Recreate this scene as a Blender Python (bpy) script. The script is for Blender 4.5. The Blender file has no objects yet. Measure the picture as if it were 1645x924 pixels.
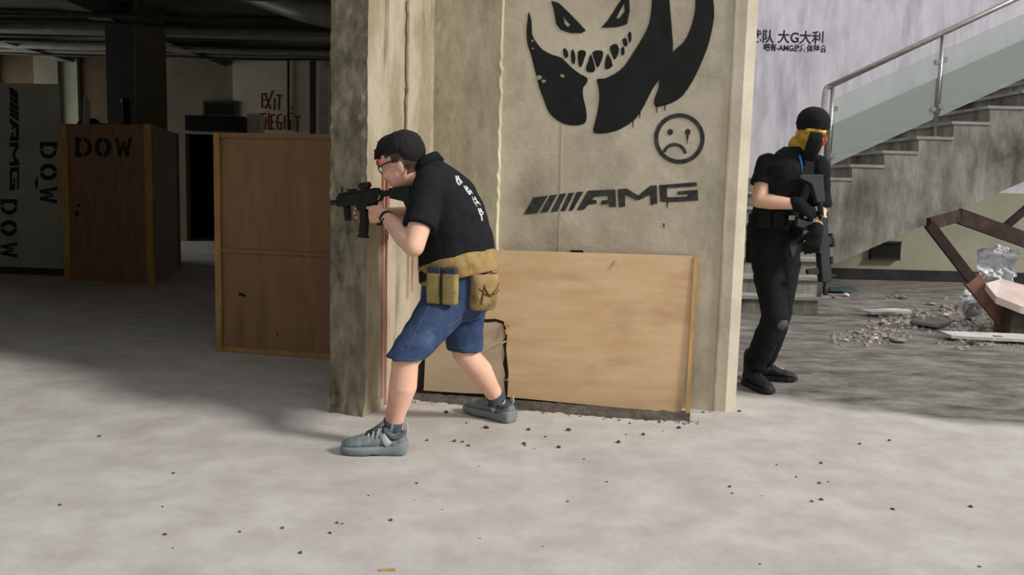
import bpy, bmesh, math, random
from mathutils import Vector as V, Matrix, noise
from mathutils.geometry import tessellate_polygon

random.seed(7)
S = bpy.context.scene
COL = S.collection
# ------------------------------------------------------------------ camera
CAM_H, F_PX, PITCH, ROLL = 1.15, 1400.0, math.radians(6.6), math.radians(1.5)
W_PX, H_PX = 1645.0, 924.0
cp, sp_, cr, sr = math.cos(PITCH), math.sin(PITCH), math.cos(ROLL), math.sin(ROLL)
FWD = V((0, cp, -sp_))
_r0, _u0 = V((1, 0, 0)), V((0, sp_, cp))
RGT = _r0 * cr + _u0 * sr
UPV = _u0 * cr - _r0 * sr
EYE = V((0, 0, CAM_H))
cam = bpy.data.cameras.new('camera')
cam.sensor_width = 36.0
cam.lens = 36.0 * F_PX / W_PX
cam.clip_end = 200
cam_o = bpy.data.objects.new('camera', cam)
COL.objects.link(cam_o)
cam_o.matrix_world = Matrix(((RGT.x, UPV.x, -FWD.x, 0), (RGT.y, UPV.y, -FWD.y, 0), (RGT.z, UPV.z, -FWD.z, CAM_H), (0, 0, 0, 1)))
S.camera = cam_o


def ray(px, py):
    return FWD + RGT * ((px - W_PX / 2) / F_PX) + UPV * (-(py - H_PX / 2) / F_PX)


def P(px, py, Y):
    d = ray(px, py)
    return EYE + d * (Y / d.y)


def FL(px, py, z=0.0):
    d = ray(px, py)
    return EYE + d * ((z - CAM_H) / d.z)


def PL(px, py, p0, n):
    d = ray(px, py)
    return EYE + d * ((p0 - EYE).dot(n) / d.dot(n))


# ------------------------------------------------------------------ light
world = bpy.data.worlds.new('overcast_sky')
S.world = world
world.use_nodes = True
_wn = world.node_tree.nodes
_wl = world.node_tree.links
_bg = _wn['Background']
_tc = _wn.new('ShaderNodeTexCoord')
_sx = _wn.new('ShaderNodeSeparateXYZ')
_wl.new(_tc.outputs['Generated'], _sx.inputs[0])
_cr = _wn.new('ShaderNodeValToRGB')
_wl.new(_sx.outputs['Z'], _cr.inputs[0])
_cr.color_ramp.elements[0].position = 0.0
_cr.color_ramp.elements[0].color = (0.55, 0.53, 0.5, 1)
_cr.color_ramp.elements[1].position = 0.6
_cr.color_ramp.elements[1].color = (0.86, 0.88, 0.93, 1)
_wl.new(_cr.outputs[0], _bg.inputs['Color'])
_bg.inputs['Strength'].default_value = 0.77
sun = bpy.data.lights.new('daylight', 'SUN')
sun.energy = 2.9
sun.angle = math.radians(10)
sun.color = (1.0, 0.96, 0.9)
sun_o = bpy.data.objects.new('daylight', sun)
COL.objects.link(sun_o)
_sd = V((0.87, -0.385, 0.58)).normalized()
sun_o.rotation_euler = _sd.to_track_quat('Z', 'Y').to_euler()
sun_o.location = (6, -5, 9)
S.view_settings.view_transform = 'Standard'
S.view_settings.look = 'None'
S.view_settings.gamma = 1.0
S.view_settings.exposure = 0.0
S.view_settings.use_curve_mapping = False
S.cycles.max_bounces = 6

# ------------------------------------------------------------------ materials


def srgb(r, g, b):
    f = lambda c: (c / 255 / 12.92) if c / 255 <= 0.04045 else ((c / 255 + 0.055) / 1.055) ** 2.4
    return (f(r), f(g), f(b), 1)


def mat(name, c1, c2=None, scale=4.0, rough=0.8, bump=0.0, bscale=30.0, stretch=(1, 1, 1), metal=0.0, detail=6.0,
        c3=None, s3=1.0, t3=(0.5, 0.7), st3=None, spec=0.3, trans=0.0, lo=0.35, hi=0.65, sss=0.0, sheen=0.0):
    m = bpy.data.materials.new(name)
    m.use_nodes = True
    nt = m.node_tree
    b = nt.nodes['Principled BSDF']
    b.inputs['Roughness'].default_value = rough
    b.inputs['Metallic'].default_value = metal
    b.inputs['Specular IOR Level'].default_value = spec
    b.inputs['Base Color'].default_value = c1
    if sss:
        b.inputs['Subsurface Weight'].default_value = sss
        b.inputs['Subsurface Radius'].default_value = (0.012, 0.005, 0.003)
    if trans:
        b.inputs['Transmission Weight'].default_value = trans
    tc = nt.nodes.new('ShaderNodeTexCoord')

    def nz(sc, det, st):
        mp = nt.nodes.new('ShaderNodeMapping')
        mp.inputs['Scale'].default_value = st
        nt.links.new(tc.outputs['Object'], mp.inputs[0])
        t = nt.nodes.new('ShaderNodeTexNoise')
        t.inputs['Scale'].default_value = sc
        t.inputs['Detail'].default_value = det
        t.inputs['Roughness'].default_value = 0.62
        nt.links.new(mp.outputs[0], t.inputs['Vector'])
        return t

    def ramp(t, a, bb, ca, cb):
        r = nt.nodes.new('ShaderNodeValToRGB')
        r.color_ramp.elements[0].position = a
        r.color_ramp.elements[0].color = ca
        r.color_ramp.elements[1].position = bb
        r.color_ramp.elements[1].color = cb
        nt.links.new(t.outputs['Fac'], r.inputs[0])
        return r
    col = None
    if c2:
        r = ramp(nz(scale, detail, stretch), lo, hi, c1, c2)
        col = r.outputs[0]
        if c3:
            r3 = ramp(nz(s3, 8, st3 or stretch), t3[0], t3[1], (0, 0, 0, 1), (1, 1, 1, 1))
            mx = nt.nodes.new('ShaderNodeMix')
            mx.data_type = 'RGBA'
            nt.links.new(r3.outputs[0], mx.inputs[0])
            nt.links.new(col, mx.inputs[6])
            mx.inputs[7].default_value = c3
            col = mx.outputs[2]
        nt.links.new(col, b.inputs['Base Color'])
    if bump:
        t = nz(bscale, 8, stretch)
        bp = nt.nodes.new('ShaderNodeBump')
        bp.inputs['Strength'].default_value = bump
        bp.inputs['Distance'].default_value = 0.02
        nt.links.new(t.outputs['Fac'], bp.inputs['Height'])
        nt.links.new(bp.outputs[0], b.inputs['Normal'])
    return m


M = {}
M['floor'] = mat('floor_concrete', srgb(176, 168, 160), srgb(200, 193, 185), 1.6, 0.85, 0.12, 22, c3=srgb(150, 142, 134), s3=3.2, t3=(0.55, 0.8))
M['floor_dirty'] = mat('floor_dusty', srgb(118, 110, 104), srgb(158, 148, 142), 1.8, 0.9, 0.3, 18, c3=srgb(84, 76, 71), s3=2.6, t3=(0.5, 0.72))
M['conc_wall'] = mat('formed_concrete', srgb(188, 178, 157), srgb(214, 205, 184), 2.2, 0.85, 0.15, 30, c3=srgb(156, 146, 126), s3=2.6, t3=(0.5, 0.72), st3=(1, 1, 0.7))
M['conc_face'] = mat('plaster_bright', srgb(184, 174, 152), srgb(152, 141, 117), 4.5, 0.9, 0.45, 26, stretch=(1, 1, 0.5), c3=srgb(112, 100, 74), s3=4, t3=(0.56, 0.72), st3=(2.6, 2.6, 0.25), lo=.4, hi=.62)
M['conc_mid'] = mat('stained_concrete', srgb(178, 170, 145), srgb(212, 204, 180), 5, 0.9, 0.3, 20, stretch=(1, 1, 0.5), c3=srgb(146, 138, 113), s3=3, t3=(0.55, 0.75))
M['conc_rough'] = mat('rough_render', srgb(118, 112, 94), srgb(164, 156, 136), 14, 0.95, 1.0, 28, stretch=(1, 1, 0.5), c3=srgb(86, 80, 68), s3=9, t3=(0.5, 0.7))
M['conc_dark'] = mat('stair_concrete', srgb(114, 113, 104), srgb(168, 165, 154), 3.0, 0.9, 0.35, 16, stretch=(1.6, 1.6, 0.5), c3=srgb(74, 75, 68), s3=1.3, t3=(0.46, 0.66), st3=(1.2, 1.2, 0.8))
M['tread'] = mat('stair_tread_stone', srgb(140, 140, 134), srgb(168, 166, 160), 5, 0.8, 0.1)
M['skirt_dark'] = mat('stair_skirt', srgb(52, 54, 55), srgb(80, 82, 82), 4, 0.7, 0.1)
M['lilac'] = mat('lilac_plaster', srgb(204, 201, 211), srgb(224, 221, 230), 3, 0.9, 0.1, 20, stretch=(2.2, 2.2, 0.5), c3=srgb(164, 160, 172), s3=1.6, t3=(0.5, 0.75), st3=(2.4, 2.4, 0.6))
M['cream_low'] = mat('greenish_plaster', srgb(168, 166, 146), srgb(182, 180, 160), 2, 0.9)
M['black_base'] = mat('black_skirting', srgb(38, 40, 40), srgb(56, 58, 57), 5, 0.8)
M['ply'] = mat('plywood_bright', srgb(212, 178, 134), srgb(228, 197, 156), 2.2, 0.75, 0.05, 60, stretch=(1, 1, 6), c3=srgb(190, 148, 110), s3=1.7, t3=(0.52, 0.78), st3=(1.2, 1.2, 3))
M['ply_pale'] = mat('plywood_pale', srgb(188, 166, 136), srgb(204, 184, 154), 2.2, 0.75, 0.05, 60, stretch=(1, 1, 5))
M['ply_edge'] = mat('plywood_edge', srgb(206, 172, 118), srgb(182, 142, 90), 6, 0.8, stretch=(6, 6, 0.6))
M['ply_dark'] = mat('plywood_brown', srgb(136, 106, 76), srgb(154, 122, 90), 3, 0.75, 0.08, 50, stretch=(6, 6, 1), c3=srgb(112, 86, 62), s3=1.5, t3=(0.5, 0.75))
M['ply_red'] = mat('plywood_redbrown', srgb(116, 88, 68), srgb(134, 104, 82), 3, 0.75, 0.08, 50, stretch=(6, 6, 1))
M['batten'] = mat('pine_batten', srgb(178, 142, 92), srgb(150, 116, 72), 4, 0.8, 0.05, 40, stretch=(5, 5, 1))
M['white_board'] = mat('grey_white_board', srgb(136, 140, 132), srgb(152, 156, 148), 3, 0.8)
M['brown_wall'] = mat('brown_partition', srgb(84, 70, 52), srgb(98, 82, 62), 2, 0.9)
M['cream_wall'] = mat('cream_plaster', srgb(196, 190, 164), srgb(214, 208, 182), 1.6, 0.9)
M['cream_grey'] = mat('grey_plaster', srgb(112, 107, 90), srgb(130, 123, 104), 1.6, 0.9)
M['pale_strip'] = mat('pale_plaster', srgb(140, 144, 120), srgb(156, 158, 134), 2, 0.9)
M['dark_pillar'] = mat('pillar_shade_tone', srgb(36, 40, 38), srgb(48, 52, 48), 3, 0.85)  # dark base carries the shade of the pillar's left face
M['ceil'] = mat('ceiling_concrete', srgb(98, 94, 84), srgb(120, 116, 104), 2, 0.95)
M['pipe'] = mat('pipe_grime', srgb(44, 44, 42), srgb(70, 68, 62), 5, 0.6)
M['pipe_pale'] = mat('duct_galvanised', srgb(120, 118, 108), srgb(142, 140, 130), 5, 0.5)
M['black_paint'] = mat('black_spray', srgb(22, 23, 23), srgb(34, 36, 35), 9, 0.75)
M['grey_paint'] = mat('thin_black_spray', srgb(44, 46, 44), srgb(72, 72, 67), 30, 0.8)
M['chip'] = mat('paint_chip', srgb(150, 142, 124), srgb(170, 162, 142), 9, 0.9)
M['ink'] = mat('wall_ink', srgb(46, 45, 58), None)
M['red_paint'] = mat('red_spray', srgb(150, 28, 36), srgb(176, 44, 50), 20, 0.6)
M['dark_red'] = mat('old_red_spray', srgb(140, 30, 26), srgb(110, 22, 20), 20, 0.7)
M['steel'] = mat('brushed_steel', srgb(150, 148, 142), srgb(180, 178, 172), 8, 0.35, metal=0.85, stretch=(1, 1, 8))
M['rust'] = mat('rusty_steel', srgb(44, 36, 32), srgb(70, 54, 46), 9, 0.85, 0.3, 40, c3=srgb(92, 66, 54), s3=7, t3=(0.58, 0.75))
M['rust_pink'] = mat('flaking_primer', srgb(150, 112, 98), srgb(120, 86, 74), 9, 0.9, 0.2, 40)
M['foam'] = mat('pale_board', srgb(214, 196, 188), srgb(196, 176, 168), 4, 0.8)
M['rubble'] = mat('rubble', srgb(122, 114, 106), srgb(168, 160, 150), 6, 0.95, 0.6, 30)
M['rubble_dark'] = mat('rubble_dark', srgb(70, 64, 60), srgb(104, 96, 88), 6, 0.95, 0.6, 30)
M['rubble_white'] = mat('plaster_bits', srgb(196, 190, 184), srgb(220, 216, 210), 6, 0.95, 0.4, 30)
M['black_void'] = mat('dark_lining', srgb(30, 29, 27), srgb(40, 38, 35), 3, 0.95)
M['teal_bottle'] = mat('dark_teal_plastic', srgb(58, 76, 84), srgb(76, 92, 98), 5, 0.4)
g = bpy.data.materials.new('frosted_glass')
g.use_nodes = True
_b = g.node_tree.nodes['Principled BSDF']
_b.inputs['Base Color'].default_value = srgb(186, 198, 192)
_b.inputs['Roughness'].default_value = 0.35
_b.inputs['Alpha'].default_value = 0.42
_b.inputs['Specular IOR Level'].default_value = 0.5
M['glass'] = g
g = bpy.data.materials.new('clear_film')
g.use_nodes = True
_b = g.node_tree.nodes['Principled BSDF']
_b.inputs['Base Color'].default_value = srgb(222, 224, 226)
_b.inputs['Roughness'].default_value = 0.22
_b.inputs['Alpha'].default_value = 0.9
M['film'] = g

# ------------------------------------------------------------------ builders
BASE = {}


class MB:
    def __init__(self):
        self.v, self.f = [], []

    def add(self, vs, fs):
        n = len(self.v)
        self.v += [V(p) for p in vs]
        self.f += [tuple(i + n for i in f) for f in fs]
        return self

    def hexa(self, b4, t4):
        """eight corners: bottom ring then top ring"""
        return self.add(list(b4) + list(t4), [(3, 2, 1, 0), (4, 5, 6, 7), (0, 1, 5, 4), (1, 2, 6, 5), (2, 3, 7, 6), (3, 0, 4, 7)])

    def box(self, c, sx, sy, sz, R=None):
        """centre, full sizes, optional 3x3 rotation"""
        c = V(c)
        R = R or Matrix.Identity(3)
        q = lambda x, y, z: c + R @ V((x * sx / 2, y * sy / 2, z * sz / 2))
        return self.hexa([q(-1, -1, -1), q(1, -1, -1), q(1, 1, -1), q(-1, 1, -1)], [q(-1, -1, 1), q(1, -1, 1), q(1, 1, 1), q(-1, 1, 1)])

    def bar(self, a, b, w, h, up=(0, 0, 1)):
        """rectangular bar from a to b, w sideways, h along up"""
        a, b = V(a), V(b)
        d = (b - a).normalized()
        s = d.cross(V(up))
        if s.length < 1e-4:
            s = d.cross(V((1, 0, 0)))
        s.normalize()
        u = s.cross(d)
        k = lambda p: [p - s * w / 2 - u * h / 2, p + s * w / 2 - u * h / 2, p + s * w / 2 + u * h / 2, p - s * w / 2 + u * h / 2]
        return self.hexa(k(a), k(b))

    def loft(self, rings, cap=True):
        n = len(rings[0])
        vs = [p for r in rings for p in r]
        fs = []
        for i in range(len(rings) - 1):
            for j in range(n):
                k = (j + 1) % n
                fs.append((i * n + j, i * n + k, (i + 1) * n + k, (i + 1) * n + j))
        if cap:
            fs.append(tuple(reversed(range(n))))
            fs.append(tuple((len(rings) - 1) * n + j for j in range(n)))
        return self.add(vs, fs)

    def tube(self, pts, r, seg=10, flat=1.0, up=None):
        """tube through points, radius a number or a list; flat squashes it along the second axis"""
        pts = [V(p) for p in pts]
        rs = r if isinstance(r, (list, tuple)) else [r] * len(pts)
        rings = []
        s = None
        for i, p in enumerate(pts):
            d = (pts[min(i + 1, len(pts) - 1)] - pts[max(i - 1, 0)]).normalized()
            if s is None:
                a = V(up) if up else (V((0, 0, 1)) if abs(d.z) < 0.9 else V((1, 0, 0)))
                s = d.cross(a).normalized()
            else:
                s = (s - d * s.dot(d)).normalized()
            t = s.cross(d)
            rings.append([p + (s * math.cos(2 * math.pi * j / seg) + t * math.sin(2 * math.pi * j / seg) * flat) * rs[i] for j in range(seg)])
        return self.loft(rings)

    def capsule(self, a, ra, b, rb, seg=12):
        """tapered limb with round ends"""
        if max(ra, rb) > .025:
            seg = 26
        a, b = V(a), V(b)
        d = (b - a).normalized()
        pts, rs = [], []
        for k in (0.98, 0.8, 0.5):
            pts.append(a - d * ra * k)
            rs.append(ra * math.sqrt(1 - k * k) + 1e-4)
        for k in (0, 0.5, 1):
            pts.append(a.lerp(b, k))
            rs.append(ra + (rb - ra) * k)
        for k in (0.5, 0.8, 0.98):
            pts.append(b + d * rb * k)
            rs.append(rb * math.sqrt(1 - k * k) + 1e-4)
        s = d.cross(V((0.3, 0.2, 0.93))).normalized()
        t = s.cross(d)
        rings = [[p + (s * math.cos(2 * math.pi * j / seg) + t * math.sin(2 * math.pi * j / seg)) * r for j in range(seg)] for p, r in zip(pts, rs)]
        return self.loft(rings)

    def ell(self, c, ax, ay, az, n=10, m=14):
        """ellipsoid from three semi-axis vectors"""
        c, ax, ay, az = V(c), V(ax), V(ay), V(az)
        rings = []
        for i in range(1, n):
            th = math.pi * i / n
            rings.append([c - az * math.cos(th) + (ax * math.cos(2 * math.pi * j / m) + ay * math.sin(2 * math.pi * j / m)) * math.sin(th) for j in range(m)])
        return self.loft(rings)

    def prism(self, poly, depth):
        """polygon of 3-D points pushed along depth"""
        d = V(depth)
        poly = [V(p) for p in poly]
        n = len(poly)
        tri = tessellate_polygon([poly])
        fs = [tuple(t) for t in tri] + [tuple(i + n for i in reversed(t)) for t in tri]
        fs += [(i, (i + 1) % n, (i + 1) % n + n, i + n) for i in range(n)]
        return self.add(poly + [p + d for p in poly], fs)

    def sheet(self, loops, depth):
        """polygon with holes as a thin slab"""
        d = V(depth)
        loops = [[V(p) for p in l] for l in loops]
        flat = [p for l in loops for p in l]
        n = len(flat)
        tri = tessellate_polygon(loops)
        fs = [tuple(t) for t in tri] + [tuple(i + n for i in reversed(t)) for t in tri]
        o = 0
        for l in loops:
            m = len(l)
            fs += [(o + i, o + (i + 1) % m, o + (i + 1) % m + n, o + i + n) for i in range(m)]
            o += m
        return self.add(flat + [p + d for p in flat], fs)

    def mesh(self, name, base=V((0, 0, 0))):
        me = bpy.data.meshes.new(name)
        me.from_pydata([tuple(p - base) for p in self.v], [], self.f)
        bm = bmesh.new()
        bm.from_mesh(me)
        bmesh.ops.recalc_face_normals(bm, faces=bm.faces)
        bm.to_mesh(me)
        bm.free()
        return me

    def build(self, name, m, parent=None, bevel=0.0, smooth=False, label=None):
        base = BASE.get(parent.name, V((0, 0, 0))) if parent else V((0, 0, 0))
        me = self.mesh(name, base)
        return link(name, me, m, parent, base, bevel, smooth, label)


def link(name, me, m, parent=None, base=None, bevel=0.0, smooth=False, label=None):
    o = bpy.data.objects.new(name, me)
    COL.objects.link(o)
    if not me.materials:
        me.materials.append(m)
    if parent:
        o.parent = parent
        BASE[o.name] = base
    else:
        BASE[o.name] = V((0, 0, 0))
    if smooth:
        for p in me.polygons:
            p.use_smooth = True
    if bevel:
        b = o.modifiers.new('bevel', 'BEVEL')
        b.width = bevel
        b.segments = 2
        b.limit_method = 'ANGLE'
    if label:
        o['label'] = label
    return o


def tag(o, label, cat, group=None, kind=None):
    o['label'] = label
    o['category'] = cat
    if group:
        o['group'] = group
    if kind:
        o['kind'] = kind
    return o


def thing(name, base, label, cat, group=None, kind=None):
    o = bpy.data.objects.new(name, None)
    COL.objects.link(o)
    o.empty_display_size = 0.1
    o.location = base
    BASE[o.name] = V(base)
    return tag(o, label, cat, group, kind)


def soft(mb, name, m, parent, voxel=0.006, smooth=4, fn=None, label=None, mats=None, pick=None):
    """fuse overlapping closed shapes into one continuous surface"""
    base = BASE.get(parent.name, V((0, 0, 0))) if parent else V((0, 0, 0))
    me = mb.mesh(name + '_raw', V((0, 0, 0)))
    o = bpy.data.objects.new(name + '_raw', me)
    COL.objects.link(o)
    r = o.modifiers.new('r', 'REMESH')
    r.mode = 'VOXEL'
    r.voxel_size = voxel
    if smooth:
        s = o.modifiers.new('s', 'SMOOTH')
        s.factor = 0.5
        s.iterations = smooth
    bpy.context.view_layer.update()
    dg = bpy.context.evaluated_depsgraph_get()
    out = bpy.data.meshes.new_from_object(o.evaluated_get(dg))
    out.name = name
    bpy.data.objects.remove(o)
    bpy.data.meshes.remove(me)
    if fn:
        ns = [v.normal.copy() for v in out.vertices]
        cs = [v.co.copy() for v in out.vertices]
        for v, n, c in zip(out.vertices, ns, cs):
            v.co = c + n * fn(c, n)
    out.materials.clear()
    for mm in (mats or [m]):
        out.materials.append(mm)
    if pick:
        for p in out.polygons:
            p.material_index = pick(p.center, p.normal)
    for v in out.vertices:
        v.co = v.co - base
    return link(name, out, m, parent, base, 0, True, label)


def folds(amp, sc, st=(1, 1, 1)):
    return lambda c, n: amp * noise.noise(V((c.x * sc * st[0], c.y * sc * st[1], c.z * sc * st[2])))


def text_mesh(body, size, place, m, name, parent, depth=0.0015, align='LEFT', label=None, bold=0.0, aspect=1.0):
    """lettering: place maps (x, y) of the text to the world; normal given by place.n"""
    cu = bpy.data.curves.new(name, 'FONT')
    cu.body = body
    cu.size = size
    cu.align_x = align
    cu.offset = bold
    o = bpy.data.objects.new(name + '_raw', cu)
    COL.objects.link(o)
    bpy.context.view_layer.update()
    dg = bpy.context.evaluated_depsgraph_get()
    me = bpy.data.meshes.new_from_object(o.evaluated_get(dg))
    bpy.data.objects.remove(o)
    org, ux, uy = place
    un = ux.cross(uy).normalized()
    base = BASE.get(parent.name, V((0, 0, 0))) if parent else V((0, 0, 0))
    for v in me.vertices:
        v.co = org + ux * v.co.x * aspect + uy * v.co.y + un * 0.002 - base
    me.materials.clear()
    ob = link(name, me, m, parent, base, 0, False, label)
    sd = ob.modifiers.new('thickness', 'SOLIDIFY')
    sd.thickness = depth
    sd.offset = 0
    return ob
# ------------------------------------------------------------------ setting: floor
L0, L1 = FL(1235, 640), FL(1645, 690)
_ld = (L1 - L0).normalized()
_ln = V((-_ld.y, _ld.x, 0))


def floor_mat():
    m = mat('floor', srgb(180, 175, 168), srgb(201, 197, 191), 4.5, 0.85, 0.12, 34, c3=srgb(172, 166, 158), s3=1.6, t3=(0.5, 0.8))
    nt = m.node_tree
    N, Lk = nt.nodes, nt.links
    b = N['Principled BSDF']
    clean = b.inputs['Base Color'].links[0].from_socket
    tc = [n for n in N if n.type == 'TEX_COORD'][0]

    def math_(op, a, b_, clamp=False):
        n = N.new('ShaderNodeMath')
        n.operation = op
        n.use_clamp = clamp
        for i, q in enumerate((a, b_)):
            if isinstance(q, (int, float)):
                n.inputs[i].default_value = q
            else:
                Lk.new(q, n.inputs[i])
        return n.outputs[0]
    sx = N.new('ShaderNodeSeparateXYZ')
    Lk.new(tc.outputs['Object'], sx.inputs[0])
    d = math_('ADD', math_('MULTIPLY', sx.outputs[0], _ln.x), math_('MULTIPLY', sx.outputs[1], _ln.y))
    d = math_('SUBTRACT', d, L0.dot(_ln))
    t = N.new('ShaderNodeTexNoise')
    t.inputs['Scale'].default_value = 1.6
    t.inputs['Detail'].default_value = 7
    Lk.new(tc.outputs['Object'], t.inputs['Vector'])
    d = math_('ADD', d, math_('MULTIPLY', math_('SUBTRACT', t.outputs['Fac'], 0.5), 0.5))
    k1 = math_('MULTIPLY', math_('ADD', d, 0.06), 5.0, True)
    k2 = math_('MULTIPLY', math_('SUBTRACT', sx.outputs[0], 0.95), 4.0, True)
    k = math_('MULTIPLY', k1, k2)
    t2 = N.new('ShaderNodeTexNoise')
    t2.inputs['Scale'].default_value = 4.2
    t2.inputs['Detail'].default_value = 9
    t2.inputs['Roughness'].default_value = 0.75
    mp = N.new('ShaderNodeMapping')
    mp.inputs['Scale'].default_value = (0.7, 1.3, 1)
    Lk.new(tc.outputs['Object'], mp.inputs[0])
    Lk.new(mp.outputs[0], t2.inputs['Vector'])
    r = N.new('ShaderNodeValToRGB')
    e = r.color_ramp.elements
    e[0].position, e[0].color = 0.36, srgb(80, 74, 69)
    e[1].position, e[1].color = 0.68, srgb(160, 155, 149)
    e2 = r.color_ramp.elements.new(0.5)
    e2.color = srgb(120, 115, 109)
    Lk.new(t2.outputs['Fac'], r.inputs[0])
    mx = N.new('ShaderNodeMix')
    mx.data_type = 'RGBA'
    Lk.new(k, mx.inputs[0])
    Lk.new(clean, mx.inputs[6])
    Lk.new(r.outputs[0], mx.inputs[7])
    Lk.new(mx.outputs[2], b.inputs['Base Color'])
    return m


fl = MB().box((2, 5, -0.1), 40, 34, 0.2).build('floor', floor_mat())
tag(fl, 'pale dusty concrete floor of the derelict building', 'floor', kind='structure')


def struct(o, label, cat):
    return tag(o, label, cat, kind='structure')


# ------------------------------------------------------------------ graffiti wall
WA = math.radians(14)
WN = V((-math.sin(WA), -math.cos(WA), 0))
WU = V((-math.cos(WA), math.sin(WA), 0))
W1 = FL(1165, 662)
TOP = 4.3
PW = lambda px, py: PL(px, py, W1, WN)
D0 = PW(795, 636)
D0.z = 0
lip = W1 + V((0.062, 0.035, 0))
foot = [D0 + WU * 0.35, W1, lip, lip + V((0.05, 0.28, 0)), D0 + WU * 0.35 - WN * 0.3]
wm = MB().hexa([foot[0], foot[1], foot[3], foot[4]], [p + V((0, 0, TOP)) for p in (foot[0], foot[1], foot[3], foot[4])])
wm = MB()
wm.prism(foot, (0, 0, TOP))
wall = wm.build('wall_front', M['conc_wall'], None)
struct(wall, 'formed concrete wall stub with the black grinning graffiti face', 'wall')
# vertical board-joint ridge and the smoother strip along the free edge
jt = MB()
a, b = PW(897, 440), PW(903, 190)
jt.bar(a - WN * 0.001, b - WN * 0.001, 0.006, 0.006, WN)
jt.build('board_joint', M['conc_mid'], wall)
ee = MB()
e0 = W1 + WU * 0.055
ee.bar(e0 + WN * 0.003, e0 + WN * 0.003 + V((0, 0, TOP)), 0.01, 0.012, WN)
ee.build('formwork_ridge', M['conc_mid'], wall)


def crop(pts, k=460 / 1012.0, ox=780, oy=0):
    return [(ox + x * k, oy + y * k) for x, y in pts]


def dense(pts, n=3):
    """smooth a closed outline"""
    out = []
    N = len(pts)
    for i in range(N):
        p0, p1, p2, p3 = [V((*pts[(i + j) % N], 0)) for j in (-1, 0, 1, 2)]
        for t in range(n):
            t /= n
            q = 0.5 * (2 * p1 + (p2 - p0) * t + (2 * p0 - 5 * p1 + 4 * p2 - p3) * t * t + (3 * p1 - p0 - 3 * p2 + p3) * t ** 3)
            out.append((q.x, q.y))
    return out


def paint(mb, loops, PLN, n, off=0.0015, th=0.001):
    mb.sheet([[PLN(x, y) + n * off for x, y in l] for l in loops], n * th)


face = MB()
cheek = [(153, 42), (163, 75), (165, 120), (180, 150), (205, 178), (240, 195), (270, 205), (300, 235), (335, 262), (360, 275), (357, 295), (345, 310), (345, 340), (352, 370), (357, 400), (355, 430), (335, 442), (300, 443), (270, 435), (240, 415), (220, 390), (205, 350), (190, 310), (180, 270), (170, 230), (160, 190), (148, 155), (145, 110), (150, 60)]
big = [(393, 280), (420, 278), (455, 262), (490, 235), (520, 190), (545, 150), (570, 105), (583, 60), (588, 0), (584, -60), (590, -110), (625, -120), (645, -60), (650, 0), (655, 60), (660, 120), (662, 180), (640, 230), (612, 285), (590, 315), (560, 375), (530, 420), (480, 455), (430, 470), (383, 470), (385, 440), (395, 400), (402, 350), (400, 310)]
horn = [(661, 184), (700, 150), (725, 100), (738, 50), (742, 0), (735, -70), (720, -120), (760, -110), (795, -50), (805, 0), (808, 60), (795, 130), (780, 180), (755, 240), (730, 290), (700, 335), (670, 358), (635, 372), (600, 377), (597, 350), (612, 310), (614, 280), (640, 230)]
for s in (cheek, big, horn):
    paint(face, [crop(dense(s, 2))], PW, WN)
eyeL = [(232, 3), (258, 10), (275, 25), (300, 50), (325, 75), (355, 108), (340, 117), (300, 117), (265, 105), (250, 85), (245, 55), (240, 30)]
chipL = [(275, 55), (282, 70), (300, 88), (292, 96), (280, 84)]
eyeR = [(508, 0), (510, 40), (500, 85), (470, 95), (430, 98), (410, 97), (430, 75), (450, 45), (465, 20), (485, -6)]
chipR = [(490, 12), (492, 40), (474, 64), (462, 66), (476, 36)]
paint(face, [crop(eyeL), crop(chipL)], PW, WN)
paint(face, [crop(eyeR), crop(chipR)], PW, WN)
teeth = [[(275, 172), (287, 175), (293, 195), (285, 207), (276, 195)], [(303, 180), (312, 178), (318, 205), (313, 228), (303, 215)],
         [(328, 180), (355, 182), (350, 205), (338, 238), (328, 225)], [(355, 240), (364, 215), (373, 192), (388, 245), (375, 256), (358, 252)],
         [(378, 185), (400, 178), (416, 185), (410, 215), (396, 240), (386, 215)], [(422, 225), (432, 190), (450, 232), (425, 245)],
         [(440, 165), (462, 155), (472, 175), (465, 200), (455, 211), (445, 190)], [(479, 172), (490, 167), (491, 190), (481, 196)],
         [(484, 140), (497, 135), (502, 160), (490, 163)], [(503, 120), (514, 113), (516, 140), (508, 152)]]
for t in teeth:
    paint(face, [crop(dense(t, 2))], PW, WN)
for x, y0, y1 in ((605, 376, 400), (634, 372, 392), (545, 398, 418), (521, 425, 452)):
    paint(face, [crop([(x - 2, y0 - 8), (x + 3, y0 - 8), (x + 1.5, y1), (x - 1, y1)])], PW, WN)
face.build('graffiti_face', M['black_paint'], wall, label='black spray painted grinning face with teeth')
chips = MB()
for cx, cy, r in ((166, 145, 5), (168, 172, 4), (190, 275, 11), (205, 287, 8), (272, 268, 8)):
    ps = [(cx + r * (0.7 + 0.5 * random.random()) * math.cos(t), cy + r * 0.8 * (0.7 + 0.5 * random.random()) * math.sin(t)) for t in [2 * math.pi * i / 8 for i in range(8)]]
    paint(chips, [crop(ps)], PW, WN, 0.003)
chips.build('paint_chips', M['chip'], wall)


def arc(cx, cy, rx, ry, a0, a1, w, n=24):
    o, i_ = [], []
    for k in range(n + 1):
        a = math.radians(a0 + (a1 - a0) * k / n)
        o.append((cx + (rx + w / 2) * math.cos(a), cy + (ry + w / 2) * math.sin(a)))
        i_.append((cx + (rx - w / 2) * math.cos(a), cy + (ry - w / 2) * math.sin(a)))
    return o, i_


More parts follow.
